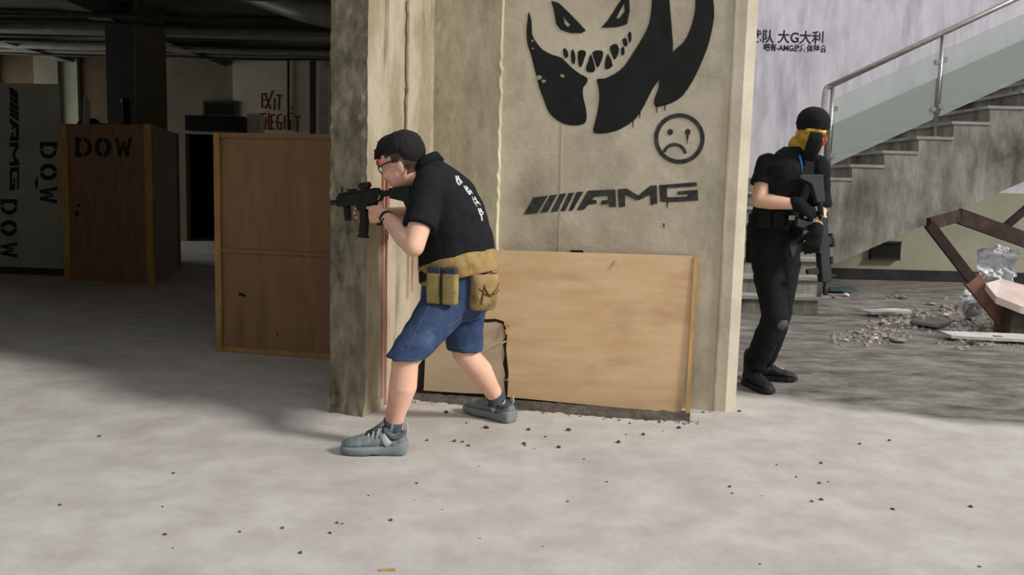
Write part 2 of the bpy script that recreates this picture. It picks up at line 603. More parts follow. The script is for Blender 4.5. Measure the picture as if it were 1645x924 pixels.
sad = MB()
o_, i_ = arc(685, 490, 82, 82, 0, 360, 15, 40)
paint(sad, [crop(o_[:-1]), crop(i_[:-1])], PW, WN)
o_, i_ = arc(668, 548, 38, 37, 196, 352, 11)
paint(sad, [crop(o_ + i_[::-1])], PW, WN)
for cx in (653, 715):
    paint(sad, [crop([(cx + 10 * math.cos(2 * math.pi * k / 14), 467 + 11 * math.sin(2 * math.pi * k / 14)) for k in range(14)])], PW, WN)
paint(sad, [crop([(708, 470), (720, 470), (716, 495), (713, 512), (711, 495)])], PW, WN, 0.0018)
sad.build('graffiti_sad_face', M['grey_paint'], wall, label='round sad face with a tear in black spray')

amg = MB()
c7 = lambda pts: crop(pts, 330 / 1645.0, 820, 280)
for q in ([(108, 322), (215, 312), (300, 172), (185, 185)], [(238, 308), (298, 303), (375, 162), (318, 169)], [(322, 303), (375, 298), (448, 152), (395, 158)],
          [(400, 296), (440, 294), (510, 148), (466, 152)], [(465, 294), (498, 290), (585, 138), (530, 143)]):
    paint(amg, [c7(q)], PW, WN)
paint(amg, [c7([(532, 288), (620, 132), (840, 122), (846, 262), (790, 262), (788, 240), (725, 242), (728, 212), (786, 205), (776, 172), (672, 182), (655, 205), (690, 207), (690, 236), (625, 243), (590, 284)])], PW, WN)
paint(amg, [c7([(858, 120), (930, 115), (1025, 170), (1120, 92), (1172, 88), (1176, 236), (1122, 242), (1118, 165), (1028, 208), (1000, 206), (918, 165), (920, 258), (868, 266)])], PW, WN)
paint(amg, [c7([(1190, 88), (1490, 64), (1494, 96), (1252, 112), (1256, 184), (1335, 182), (1420, 178), (1420, 160), (1338, 166), (1338, 138), (1500, 124), (1504, 210), (1262, 224), (1200, 218)])], PW, WN)
for x, y0, y1 in ((1255, 218, 272), (1132, 235, 252), (1228, 398, 430)):
    paint(amg, [c7([(x - 7, y0 - 4), (x + 8, y0 - 4), (x + 3, y1), (x - 2, y1)])], PW, WN)
amg.build('graffiti_lettering', M['grey_paint'], wall, label='slanted black spray letters with bars before them')
sm = MB()
paint(sm, [[(917, 402), (936, 402), (938, 406), (915, 406)]], PW, WN)
sm.build('paint_smudge', M['black_paint'], wall)

# ------------------------------------------------------------------ column
A = FL(530, 660)
B = FL(587, 669)
C = P(690, 633, 4.88)
C.z = 0
D = D0 + WN * 0.05
D.z = 0
DW = D0 - WN * 0.05
EB = V((D.x, 5.35, 0))
EA = V((A.x + 0.05, 5.2, 0))


def column():
    cor = [A, B, C, D, DW, EB, EA]
    me_pts, side = [], []
    for i in range(len(cor)):
        p, q = cor[i], cor[(i + 1) % len(cor)]
        n = max(1, int((q - p).length / 0.03)) if i < 3 else 1
        for k in range(n):
            me_pts.append(p.lerp(q, k / n))
            side.append(i)
    zs = [TOP * i / 110 for i in range(111)]
    cen = sum((c for c in cor), V()) / len(cor)
    rings = []
    for z in zs:
        r = []
        for p, s in zip(me_pts, side):
            a = 0.007 if s == 0 else 0.003
            corner = min((p - c).length for c in cor[:4])
            if corner < 0.02:
                a = 0.009
            k = a * noise.noise(V((p.x * 30, p.y * 30, z * 26))) + a * 0.6 * noise.noise(V((p.x * 50, p.y * 50, z * 40 + 9)))
            fl_ = 0.035 * max(0, 1 - z / 0.10) * (0.5 + noise.noise(V((p.x * 12, p.y * 12, 3)))) if s < 2 else 0
            d = (p - cen).normalized()
            r.append(p + d * (k + max(0, fl_)) + V((0, 0, z)))
        rings.append(r)
    mb = MB().loft(rings)
    me = bpy.data.meshes.new('column')
    me.from_pydata([tuple(v) for v in mb.v], [], mb.f)
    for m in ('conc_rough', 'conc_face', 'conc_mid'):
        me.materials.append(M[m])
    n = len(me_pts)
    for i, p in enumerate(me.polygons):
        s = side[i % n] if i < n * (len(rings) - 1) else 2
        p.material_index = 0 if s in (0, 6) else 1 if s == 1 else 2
    bm = bmesh.new()
    bm.from_mesh(me)
    bmesh.ops.recalc_face_normals(bm, faces=bm.faces)
    bm.to_mesh(me)
    bm.free()
    o = link('wall_column', me, None)
    return struct(o, 'rough concrete column the black shirted shooter aims around', 'column')


col_o = column()
BN = (C - B).cross(V((0, 0, 1))).normalized()
if BN.y > 0:
    BN = -BN
PB = lambda px, py: PL(px, py, B, BN) + BN * 0.004
def drip(x0, y0, x1, y1, w):
    n = 14
    l, r = [], []
    for i in range(n + 1):
        t = i / n
        x = x0 + (x1 - x0) * t + 0.5 * noise.noise(V((t * 5, x0, 0)))
        ww = w * (1 - 0.35 * t) / 2
        l.append((x - ww, y0 + (y1 - y0) * t))
        r.append((x + ww, y0 + (y1 - y0) * t))
    red = MB()
    paint(red, [l + r[::-1]], PB, BN, 0.004)
    red.build('paint_drip', M['red_paint'], col_o, label='thin red paint drip')


for q in ((614, 262, 612, 640, 1.6), (620, 275, 617.5, 650, 2.0), (624, 280, 621, 385, 1.2), (655, 400, 653, 480, 1.0), (662, 400, 660, 470, 1.0)):
    drip(*q)
red = MB()
paint(red, [[(610 + 6 * math.cos(t), 259 + 8 * math.sin(t)) for t in [2 * math.pi * i / 12 for i in range(12)]]], PB, BN, 0.004)
red.build('paint_blot', M['red_paint'], col_o, label='red paint blot')
# stained groove in the bright face
gr = MB()
for (x, y0, y1, w) in ((653, 0, 70, 3), (652, 70, 150, 2.4), (651, 140, 215, 2.6)):
    l, r = [], []
    for i in range(12):
        t = i / 11
        ww = w * (0.5 + 0.7 * abs(noise.noise(V((t * 6, x, y0)))))
        xx = x + 2 * noise.noise(V((t * 4, x, 7)))
        l.append((xx - ww, y0 + (y1 - y0) * t))
        r.append((xx + ww, y0 + (y1 - y0) * t))
    paint(gr, [l + r[::-1]], PB, BN, 0.003)
M['stain'] = mat('brown_stain', srgb(118, 104, 76), srgb(140, 126, 98), 14, 0.9)
gr.build('rust_stain', M['stain'], col_o)

# ------------------------------------------------------------------ rest of the shell
wl = MB()
wl.box((-9.5, 3.6, 2.15), 0.3, 17.2, 4.3)
wl.box((-9.5, 16.6, 2.15), 0.3, 1.6, 4.3)
wl.box((-9.5, 14.0, 0.45), 0.3, 3.6, 0.9)
wl.box((-9.5, 14.0, 3.65), 0.3, 3.6, 1.3)
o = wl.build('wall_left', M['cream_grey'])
struct(o, 'grey plaster side wall of the dark hall', 'wall')
wfr = MB()  # window added out of view to brighten the back of the hall
for z in (0.93, 2.97):
    wfr.box((-9.5, 14.0, z), 0.1, 3.6, 0.06)
for y in (12.23, 13.4, 14.6, 15.77):
    wfr.box((-9.5, y, 1.95), 0.1, 0.06, 2.0)
struct(wfr.build('window_added', M['pipe']), 'unseen side window added to let light into the dark hall', 'window')
hl_ = bpy.data.lights.new('hall_fill_lamp', 'AREA')  # added area lamp filling the back of the hall with light
hl_.shape = 'RECTANGLE'
hl_.size, hl_.size_y = 3.4, 1.9
hl_.energy = 60
hl_.color = (0.95, 0.98, 1.0)
hlo = bpy.data.objects.new('hall_fill_lamp', hl_)
COL.objects.link(hlo)
hlo.location = (-9.62, 14.0, 1.95)
hlo.rotation_euler = V((-1, -0.0, 0)).to_track_quat('Z', 'Y').to_euler()
o = MB().box((-3.1, -5.2, 2.15), 13, 0.3, 4.3).build('wall_rear_added', M['cream_grey'])  # added out of view, keeps low sky light out of the hall
struct(o, 'unseen plaster wall added behind the open floor to block sky light', 'wall')
o = MB().hexa([EB + V((-0.25, 0, 0)), EB, V((0.1, 17, 0)), V((-0.15, 17, 0))], [p + V((0, 0, TOP)) for p in (EB + V((-0.25, 0, 0)), EB, V((0.1, 17, 0)), V((-0.15, 17, 0)))]).build('wall_divider_added', M['cream_grey'])  # unseen wall added to keep atrium light out of the hall
struct(o, 'unseen plaster wall added behind the column to stop atrium light', 'wall')
CZ = 3.42
ceil = MB().prism([V((-9.7, 2.9, CZ)), V((-2.2, 3.3, CZ)), V((A.x - 0.02, 4.45, CZ)), V((A.x - 0.02, 4.75, CZ)), V((EA.x - 0.02, 5.2, CZ)), V((EB.x - .3, 5.4, CZ)), V((-0.1, 17.2, CZ)), V((-9.7, 17.2, CZ))], (0, 0, 0.3)).build('ceiling', M['ceil'])  # front edge drawn forward out of view to shade the hall floor
struct(ceil, 'grimy concrete ceiling slab over the dark hall', 'ceiling')
MB().box((-5.95, 2.95, CZ - 0.33), 7.3, 0.3, 0.66).build('shade_beam_added', M['ceil'], ceil)  # unseen downstand added to cut sky light reaching the hall
for i, (y, w, h) in enumerate(((9.2, 0.3, 0.42), (12.6, 0.35, 0.28), (15.0, 0.3, 0.22))):
    b_ = MB().box((-4.9, y, CZ - h / 2), 9.0, w, h).build('ceiling_beam', M['ceil'], ceil)
for x in (-2.2, -5.4, -8.1):
    MB().box((x, 10.9, CZ - 0.13), 0.28, 11.6, 0.26).build('ceiling_beam', M['ceil'], ceil)
k = 0
for (y, z, r, sl, m_) in ((11.2, 3.14, 0.03, 0.02, 'pipe'), (11.5, 3.10, 0.022, -0.012, 'pipe'), (12.1, 3.13, 0.05, 0.0, 'pipe_pale'), (13.3, 3.22, 0.025, 0.02, 'pipe'), (13.7, 3.17, 0.03, -0.01, 'pipe'),
                          (14.2, 3.2, 0.06, 0.0, 'pipe_pale'), (14.6, 3.12, 0.02, 0.015, 'pipe'), (10.6, 3.05, 0.025, -0.02, 'pipe')):
    pts = [(-9.2 + 8.7 * t / 12, y + 0.03 * math.sin(t), z + sl * (t - 6) * 0.3 + 0.012 * math.sin(t * 1.7)) for t in range(13)]
    o = thing('ceiling_pipe', pts[6], 'thin dark pipe slung crosswise under the grimy ceiling of the dark hall' if m_ == 'pipe' else 'thicker pale pipe slung crosswise under the ceiling of the dark hall', 'pipe', 'thin dark pipes under the hall ceiling' if m_ == 'pipe' else 'thicker pale pipes under the hall ceiling')
    MB().tube(pts, r, 8).build('pipe', M[m_], o, smooth=True)
    for t in (2, 6, 10):
        MB().tube([pts[t], (pts[t][0], pts[t][1], CZ)], 0.008, 6).build('hanger_rod', M['pipe'], o)
pa, pb = P(395, -14, 10.2), P(575, 36, 8.4)
o = thing('sagging_duct', pa, 'pale round duct sagging from the hall ceiling beside the column', 'duct')
MB().tube([pa + (pa - pb) * 1.2, pa, pa.lerp(pb, .5) + V((0, 0, -.03)), pb], 0.12, 16).build('duct', M['pipe_pale'], o, smooth=True)
for t in (0.0, .5):
    q_ = pa.lerp(pb, t)
    MB().tube([q_, V((q_.x, q_.y, CZ))], 0.01, 6).build('hanger_rod', M['pipe'], o)
# back wall of the dark hall, in plaster bays
YB = 16.0


def bay(px0, px1, m, dy, name, label, z0=0.0, z1=CZ):
    x0, x1 = P(px0, 250, YB).x, P(px1, 250, YB).x
    return struct(MB().box(((x0 + x1) / 2, YB + dy + 0.1, (z0 + z1) / 2), x1 - x0, 0.2, z1 - z0).build(name, M[m]), label, 'wall')


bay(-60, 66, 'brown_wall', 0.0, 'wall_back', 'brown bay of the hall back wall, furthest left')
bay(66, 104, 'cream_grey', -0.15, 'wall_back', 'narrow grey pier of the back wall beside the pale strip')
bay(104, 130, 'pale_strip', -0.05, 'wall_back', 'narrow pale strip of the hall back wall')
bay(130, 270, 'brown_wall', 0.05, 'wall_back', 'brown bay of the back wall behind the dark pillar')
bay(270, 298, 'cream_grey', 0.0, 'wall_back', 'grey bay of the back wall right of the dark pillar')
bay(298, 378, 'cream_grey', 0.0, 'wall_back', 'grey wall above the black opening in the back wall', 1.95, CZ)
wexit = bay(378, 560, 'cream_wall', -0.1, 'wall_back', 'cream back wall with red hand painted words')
x0, x1 = P(296, 250, YB).x, P(380, 250, YB).x
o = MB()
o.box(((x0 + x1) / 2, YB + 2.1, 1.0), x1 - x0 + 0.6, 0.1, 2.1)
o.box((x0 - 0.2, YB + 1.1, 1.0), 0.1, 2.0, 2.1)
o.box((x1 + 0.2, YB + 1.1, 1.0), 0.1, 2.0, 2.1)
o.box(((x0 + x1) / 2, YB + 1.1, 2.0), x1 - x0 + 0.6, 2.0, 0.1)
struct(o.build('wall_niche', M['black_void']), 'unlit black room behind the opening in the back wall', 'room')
# letters on the cream wall
yx = YB - 0.1
PX = lambda px, py: P(px, py, yx - 0.004)
NX = V((0, -1, 0))
ex = MB()


def strokes(mb, sts, w, PLN, n, k, ox, oy, off=0.0015):
    for st in sts:
        for (xa, ya), (xb, yb) in zip(st[:-1], st[1:]):
            dx, dy = xb - xa, yb - ya
            l = math.hypot(dx, dy) or 1
            nx_, ny_ = -dy / l * w / 2, dx / l * w / 2
            ex_, ey_ = dx / l * w * 0.3, dy / l * w * 0.3
            q = [(xa + nx_ - ex_, ya + ny_ - ey_), (xb + nx_ + ex_, yb + ny_ + ey_), (xb - nx_ + ex_, yb - ny_ + ey_), (xa - nx_ - ex_, ya - ny_ - ey_)]
            paint(mb, [[(ox + x * k, oy + y * k) for x, y in q]], PLN, n, off)


EXIT = [[(285, 212), (212, 215), (214, 430), (255, 425)], [(214, 320), (262, 320)], [(262, 215), (352, 462)], [(390, 160), (275, 455)], [(420, 290), (417, 475)], [(455, 232), (545, 250)], [(500, 240), (490, 475)],
        [(175, 545), (280, 540)], [(222, 545), (218, 800)], [(275, 600), (262, 795)], [(322, 540), (318, 805)], [(268, 665), (320, 660)], [(420, 560), (362, 565), (360, 800), (425, 795)], [(360, 680), (410, 675)],
        [(525, 545), (470, 580), (455, 680), (475, 790), (525, 800), (532, 690), (490, 690)], [(583, 575), (585, 800)], [(705, 425), (700, 460)], [(715, 535), (632, 540), (638, 800)], [(640, 640), (680, 660), (682, 800)],
        [(750, 590), (850, 590)], [(800, 595), (800, 840)]]
strokes(ex, EXIT, 24, PX, NX, 140 / 1437.0, 400, 130)
ex.build('painted_words', M['dark_red'], wexit, label='red hand painted words')
vp = MB()
vp.tube([P(463, 85, yx - 0.05), P(463, 210, yx - 0.05)], 0.025, 8)
o = vp.build('wall_pipe', M['pipe'])
tag(o, 'thin dark pipe running up the cream wall by the red words', 'pipe')
o = MB().box((P(503, 200, yx - 0.1).x, yx - 0.12, CZ / 2), 0.09, 0.09, CZ).build('corner_post', M['pipe'])
tag(o, 'square dark post on the cream wall right of the red words', 'post')

# ------------------------------------------------------------------ atrium on the right
YA = 12.1
lil = struct(MB().box((6.5, YA + 0.15, 4.0), 14, 0.3, 8).build('wall_atrium', M['lilac']), 'tall lilac grey plaster wall behind the staircase', 'wall')
NA = V((0, -1, 0))
PA = lambda px, py: P(px, py, YA)
T_UX, T_UY = V((1, 0, 0)), V((0, 0, 1))
p = PA(1206, 67)
wline = (PA(1322, 66) - PA(1208, 66)).length
h_ = (PA(1260, 46) - PA(1260, 66)).length
text_mesh('战队 大G大利', h_ * 1.12, (PA(1203, 66), T_UX, T_UY), M['ink'], 'stencilled_title', lil, bold=0.003, aspect=0.92, label='dark painted characters')
text_mesh('吧有-AMG战康体验台', h_ * 0.64, (PA(1226, 80.5), T_UX, T_UY), M['ink'], 'stencilled_line', lil, bold=0.003, aspect=0.86, label='smaller dark painted characters')
xr0 = P(1335, 400, 11.9).x
o = MB().box((xr0 + 4, YA - 0.04, 0.62), 8.0, 0.08, 1.24).build('wall_wainscot', M['cream_low'])
struct(o, 'greenish lower wall under the staircase', 'wall')
o = MB().box((7.0, YA - 0.1, 0.075), 10.5, 0.06, 0.15).build('baseboard_atrium', M['black_base'])
struct(o, 'black skirting along the foot of the lilac wall', 'baseboard')
x0, x1 = P(1398, 400, 12.0).x, P(1446, 400, 12.0).x
z0, z1 = P(1420, 416, 12.0).z, P(1420, 389, 12.0).z
o = thing('vent_opening', ((x0 + x1) / 2, 12.0, z0), 'black vent opening low in the wall under the staircase', 'vent')
MB().box(((x0 + x1) / 2, 12.0, (z0 + z1) / 2), x1 - x0, 0.05, z1 - z0).build('recess', M['black_void'], o)
vf = MB()
vf.bar((x0, 11.975, z0), (x1, 11.975, z0), 0.03, 0.03)
vf.bar((x0, 11.975, z1), (x1, 11.975, z1), 0.03, 0.03)
vf.build('frame', M['black_base'], o)

# staircase
YS, DS = 10.2, 1.75
stair = thing('concrete_staircase', (P(1335, 300, YS).x, YS, 0), 'bare concrete staircase rising to the right behind the masked man', 'staircase', kind='structure')
prof = [(1329, 289), (1369, 268), (1421, 246), (1476, 223), (1532, 199), (1590, 174), (1646, 149), (1702, 124), (1758, 99), (1814, 74)]
up = [P(1331, 429, YS), P(1331, 289, YS)]
for i, (x, y) in enumerate(prof[:-1]):
    xn = prof[i + 1][0]
    a, b = P(x, y, YS), P(xn, y, YS)
    z = a.z
    b = V((b.x, YS, z))
    up += [V((a.x, YS, z)), b]
    tr = MB()
    tr.hexa([V((a.x - 0.03, YS - 0.012, z - 0.004)), V((b.x, YS - 0.012, z - 0.004)), V((b.x, YS + DS, z - 0.004)), V((a.x - 0.03, YS + DS, z - 0.004))],
            [V((a.x - 0.03, YS - 0.012, z + 0.03)), V((b.x, YS - 0.012, z + 0.03)), V((b.x, YS + DS, z + 0.03)), V((a.x - 0.03, YS + DS, z + 0.03))])
    tr.build('tread', M['tread'], stair)
e = P(1530, 342, YS)
s_ = (P(1331, 429, YS) - e)
up.append(e - s_ * 1.5)
up.append(e)
del up[1]
MB().prism(up, (0, DS, 0)).build('upper_flight', M['conc_dark'], stair)
zl = P(1331, 289, YS).z
xl = P(1331, 289, YS).x
MB().box((xl - 1.5, YS + DS / 2, zl - 0.12), 3.0, DS, 0.24).build('landing', M['conc_dark'], stair)
lf = MB()
N_ = 8
q0, q1 = FL(1313, 506), V((xl, YS, 0))
for i in range(N_ - 1):
    p = q0.lerp(q1, i / (N_ - 1))
    pn = q0.lerp(q1, (i + 1) / (N_ - 1))
    z = zl * (i + 1) / N_
    x_l = p.x - 2.2
    lf.hexa([V((x_l, p.y, 0)), V((p.x, p.y, 0)), V((p.x, YS + 0.02, 0)), V((x_l, YS + 0.02, 0))], [V((x_l, p.y, z - 0.025)), V((p.x, p.y, z - 0.025)), V((p.x + 0.0, YS + 0.02, z - 0.025)), V((x_l, YS + 0.02, z - 0.025))])
    MB().box(((x_l + p.x) / 2, (p.y + pn.y) / 2 - 0.015, z - 0.01), 2.24, (pn.y - p.y) + 0.03, 0.03).build('tread', M['tread'], stair)
lf.build('lower_flight', M['conc_dark'], stair)
sk = MB()
a, b = P(1393, 260, YS), P(1814, 74, YS)
yk = YS + DS
sk.prism([V((a.x, yk, a.z)), V((b.x, yk, b.z)), V((b.x, yk, b.z + 0.45)), V((a.x, yk, a.z + 0.45))], (0, 0.1, 0))
sk.build('skirting_panel', M['skirt_dark'], stair)

# railing
YR = YS + 0.06
rail = thing('stair_railing', P(1334, 286, YR), 'brushed steel stair railing with frosted glass panels', 'railing', kind='structure')
r0, r1 = P(1330, 140, YR), P(1515, 53, YR)
dr = (r1 - r0)
end = r0 + dr * 2.7
low = [r0 + V((-0.02, -0.02, -0.01)), r0 + V((-0.06, -0.1, -0.06)), r0 + V((-0.10, -0.2, -0.16)), V((q0.x + 0.1, q0.y + 0.5, 1.1)), V((q0.x + 0.02, q0.y + 0.05, 0.92))]
MB().tube([r0, r1, end], 0.032, 12).build('handrail', M['steel'], rail, smooth=True)
MB().tube(low, 0.032, 12).build('handrail_bend', M['steel'], rail, smooth=True)
posts = []
for (xt, yt, xb, yb) in ((1338, 140, 1329, 290), (1515, 55, 1502, 222), (1690, -30, 1676, 138)):
    a, b = P(xb, yb, YR), P(xt, yt, YR)
    a = V((b.x - 0.0, YR, a.z))
    po = MB().tube([a, b], 0.022, 10).build('post', M['steel'], rail, smooth=True)
    MB().tube([a, a + V((0, 0, 0.02))], 0.045, 14).build('flange', M['steel'], po)
    posts.append((a, b))
po = MB().tube([V((q0.x + 0.02, q0.y + 0.05, 0.16)), V((q0.x + 0.02, q0.y + 0.05, 0.92))], 0.022, 10).build('post', M['steel'], rail, smooth=True)
gt0, gt1, gb0, gb1 = P(1343, 157, YR), P(1645, 22, YR), P(1338, 264, YR), P(1645, 126, YR)
lin = lambda a, b, x: a + (b - a) * ((x - a.x) / (b.x - a.x))
for i in range(2):
    xa, xb = posts[i][0].x + 0.035, posts[i + 1][0].x - 0.035
    q = [lin(gb0, gb1, xa), lin(gb0, gb1, xb), lin(gt0, gt1, xb), lin(gt0, gt1, xa)]
    MB().prism([V((p.x, YR - 0.006, p.z)) for p in q], (0, 0.012, 0)).build('glass_panel', M['glass'], rail)
    for x in (xa, xb):
        for t in (0.15, 0.85):
            p = lin(gb0, gb1, x).lerp(lin(gt0, gt1, x), t)
            MB().box((p.x, YR, p.z), 0.07, 0.03, 0.05).build('glass_clamp', M['steel'], rail)
# ------------------------------------------------------------------ plywood leaning on the graffiti wall
TL, TR = PW(690, 398) + WN * 0.13, PW(1113, 411) + WN * 0.035
BR = FL(1092, 664)
bn = (TR - TL).cross(BR - TR).normalized()
if bn.y > 0:
    bn = -bn
PBD = lambda px, py: PL(px, py, TR, bn)
brd = thing('plywood_board', FL(900, 652), 'big bright plywood board leaning on the graffiti wall, corner broken', 'board')
main = [(690, 399), (800, 402), (1115, 411), (1112, 470), (1107, 560), (1094, 664), (950, 651), (815, 638), (817, 600), (813, 560), (815, 535), (809, 516), (795, 512), (780, 513), (765, 509), (740, 512), (700, 505), (688, 500)]
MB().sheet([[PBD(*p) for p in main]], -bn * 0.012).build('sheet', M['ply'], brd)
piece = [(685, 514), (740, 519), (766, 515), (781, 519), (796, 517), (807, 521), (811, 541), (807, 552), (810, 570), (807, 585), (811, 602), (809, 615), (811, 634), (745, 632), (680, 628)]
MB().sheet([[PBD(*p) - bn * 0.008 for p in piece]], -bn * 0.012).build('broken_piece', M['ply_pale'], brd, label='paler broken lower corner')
MB().bar(PBD(1118.5, 413) - bn * 0.012, PBD(1104, 671) - bn * 0.0, 0.022, 0.035, bn).build('edge_batten', M['ply_edge'], brd)
MB().bar(PBD(700, 404) - bn * 0.019, PBD(1114, 416) - bn * 0.019, 0.03, 0.012, bn).build('top_batten', M['ply_edge'], brd)
for (x, y, a, l) in ((810, 522, 0.3, 10), (812, 530, 1.2, 8), (809, 612, -0.4, 8), (813, 548, 2.6, 8), (990, 418, 1.5, 9)):
    p = PBD(x, y) + bn * 0.004
    q = PBD(x + l * math.cos(a), y + l * math.sin(a)) + bn * 0.012
    MB().bar(p, q, 0.008, 0.004, bn).build('splinter', M['ply_edge'], brd)

# ------------------------------------------------------------------ plywood panel beside the column
a, b = FL(350, 564), FL(531, 577)
du = (b - a).normalized()
dn = V((du.y, -du.x, 0))
if dn.y > 0:
    dn = -dn
h = P(343, 213, a.y).z
pan = thing('plywood_barricade', a, 'brown plywood barricade standing in shadow left of the column', 'barricade')
ln = (b - a).length + 0.08
Z = V((0, 0, 1))
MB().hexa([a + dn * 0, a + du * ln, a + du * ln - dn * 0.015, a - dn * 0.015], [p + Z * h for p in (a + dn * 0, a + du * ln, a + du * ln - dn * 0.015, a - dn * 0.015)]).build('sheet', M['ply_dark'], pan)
hb = h * 0.47
MB().bar(a + Z * hb + dn * 0.006, a + du * ln + Z * hb + dn * 0.006, 0.012, 0.025, Z).build('seam_strip', M['ply_dark'], pan)
bt = MB()
bt.bar(a + du * 0.022 + dn * 0.008, a + du * 0.022 + dn * 0.008 + Z * h, 0.044, 0.03, dn)
bt.build('side_batten', M['batten'], pan)
MB().bar(a + Z * 0.02 + dn * 0.006 + du * .046, a + du * ln + Z * 0.02 + dn * 0.006, 0.02, 0.035, Z).build('foot_batten', M['batten'], pan)
MB().bar(a + Z * (h - 0.015) + dn * 0.006 + du * .046, a + du * ln + Z * (h - 0.015) + dn * 0.006, 0.02, 0.03, Z).build('top_batten', M['ply_dark'], pan)
# props behind so it stands
MB().bar(a + du * 0.3 - dn * 0.03 + Z * h * 0.8, a + du * 0.3 - dn * 0.7, 0.04, 0.04).build('prop', M['batten'], pan)
PP = lambda px, py: PL(px, py, a, dn)
for (x, y, r) in ((387, 473, 4), (392, 475, 3), (446, 537, 2)):
    MB().sheet([[PP(x + r * math.cos(t), y + r * 0.7 * math.sin(t)) + dn * 0.001 for t in [2 * math.pi * i / 10 for i in range(10)]]], dn * 0.001).build('knot', M['black_void'], pan)

# ------------------------------------------------------------------ plywood box with stencilled letters
a, b = FL(106, 449), FL(249, 458)
du = (b - a).normalized()
dn = V((du.y, -du.x, 0))
if dn.y > 0:
    dn = -dn
c = FL(288, 432)
h = P(100, 199, a.y).z
h2 = P(243, 200, b.y).z
h = (h + h2) / 2
box = thing('plywood_crate', a, 'red brown plywood crate with three black letters in the dark hall', 'crate')
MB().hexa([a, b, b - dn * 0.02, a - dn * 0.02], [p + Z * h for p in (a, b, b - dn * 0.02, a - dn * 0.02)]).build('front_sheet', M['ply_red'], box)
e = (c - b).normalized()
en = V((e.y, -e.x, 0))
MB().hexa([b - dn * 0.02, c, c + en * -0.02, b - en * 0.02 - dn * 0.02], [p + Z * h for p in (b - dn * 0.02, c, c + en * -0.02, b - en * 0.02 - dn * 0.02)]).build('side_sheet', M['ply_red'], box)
d_ = a + (c - b)
MB().hexa([d_, c, c + V((0, .02, 0)), d_ + V((0, .02, 0))], [p + Z * h for p in (d_, c, c + V((0, .02, 0)), d_ + V((0, .02, 0)))]).build('back_sheet', M['ply_red'], box)
for p in (a + du * 0.05, b - du * 0.03):
    MB().bar(p + dn * 0.015, p + dn * 0.015 + Z * h, 0.09, 0.03, dn).build('corner_batten', M['batten'], box)
MB().bar(c - e * 0.03 + en * 0.012, c - e * 0.03 + en * 0.012 + Z * h, 0.05, 0.025, en).build('corner_batten', M['batten'], box)
MB().bar(a + Z * (h - 0.03) + dn * 0.012 + du * 0.1, b + Z * (h - 0.03) + dn * 0.012 - du * .08, 0.02, 0.05, Z).build('top_batten', M['ply_red'], box)
MB().bar(a + Z * (h * 0.59) + dn * 0.008 + du * 0.1, b + Z * (h * 0.59) + dn * 0.008 - du * .08, 0.015, 0.03, Z).build('seam_strip', M['ply_red'], box)
PC = lambda px, py: PL(px, py, a, dn)
# stencil letters in a unit box, y down; each a list of closed outlines
STEN = {
    'D': [[(0, 0), (0.42, 0), (0.42, 0.2), (0.26, 0.2), (0.26, 0.8), (0.42, 0.8), (0.42, 1), (0, 1)], [(0.5, 0), (0.8, 0.08), (1, 0.35), (1, 0.65), (0.8, 0.92), (0.5, 1), (0.5, 0.8), (0.66, 0.74), (0.74, 0.6), (0.74, 0.4), (0.66, 0.26), (0.5, 0.2)]],
    'O': [[(0.46, 0), (0.2, 0.06), (0.02, 0.3), (0, 0.5), (0.02, 0.7), (0.2, 0.94), (0.46, 1), (0.46, 0.78), (0.32, 0.7), (0.27, 0.5), (0.32, 0.3), (0.46, 0.22)],
          [(0.54, 0), (0.8, 0.06), (0.98, 0.3), (1, 0.5), (0.98, 0.7), (0.8, 0.94), (0.54, 1), (0.54, 0.78), (0.68, 0.7), (0.73, 0.5), (0.68, 0.3), (0.54, 0.22)]],
    'W': [[(0, 0), (0.22, 0), (0.3, 0.6), (0.4, 0.2), (0.48, 0.2), (0.48, 0.55), (0.36, 1), (0.2, 1)], [(1, 0), (0.78, 0), (0.7, 0.6), (0.6, 0.2), (0.52, 0.2), (0.52, 0.55), (0.64, 1), (0.8, 1)]],
}


def stencil(mb, ch, o_, ux, uy, PLN, n):
    for out in STEN[ch]:
        paint(mb, [[(o_[0] + ux[0] * x + uy[0] * y, o_[1] + ux[1] * x + uy[1] * y) for x, y in out]], PLN, n, 0.002)


for ch, x in (('D', 121), ('O', 152), ('W', 185)):
    le = MB()
    stencil(le, ch, (x, 221), (27, 0.4), (0, 31), PC, dn)
    le.build('stencil_letter', M['black_paint'], box, label='black stencil letter')
for (x, y, r) in ((124, 343, 4), (127, 330, 2.5)):
    kn = MB()
    paint(kn, [[(x + r * math.cos(t), y + r * 1.3 * math.sin(t)) for t in [2 * math.pi * i / 10 for i in range(10)]]], PC, dn)
    kn.build('knot', M['black_void'], box)

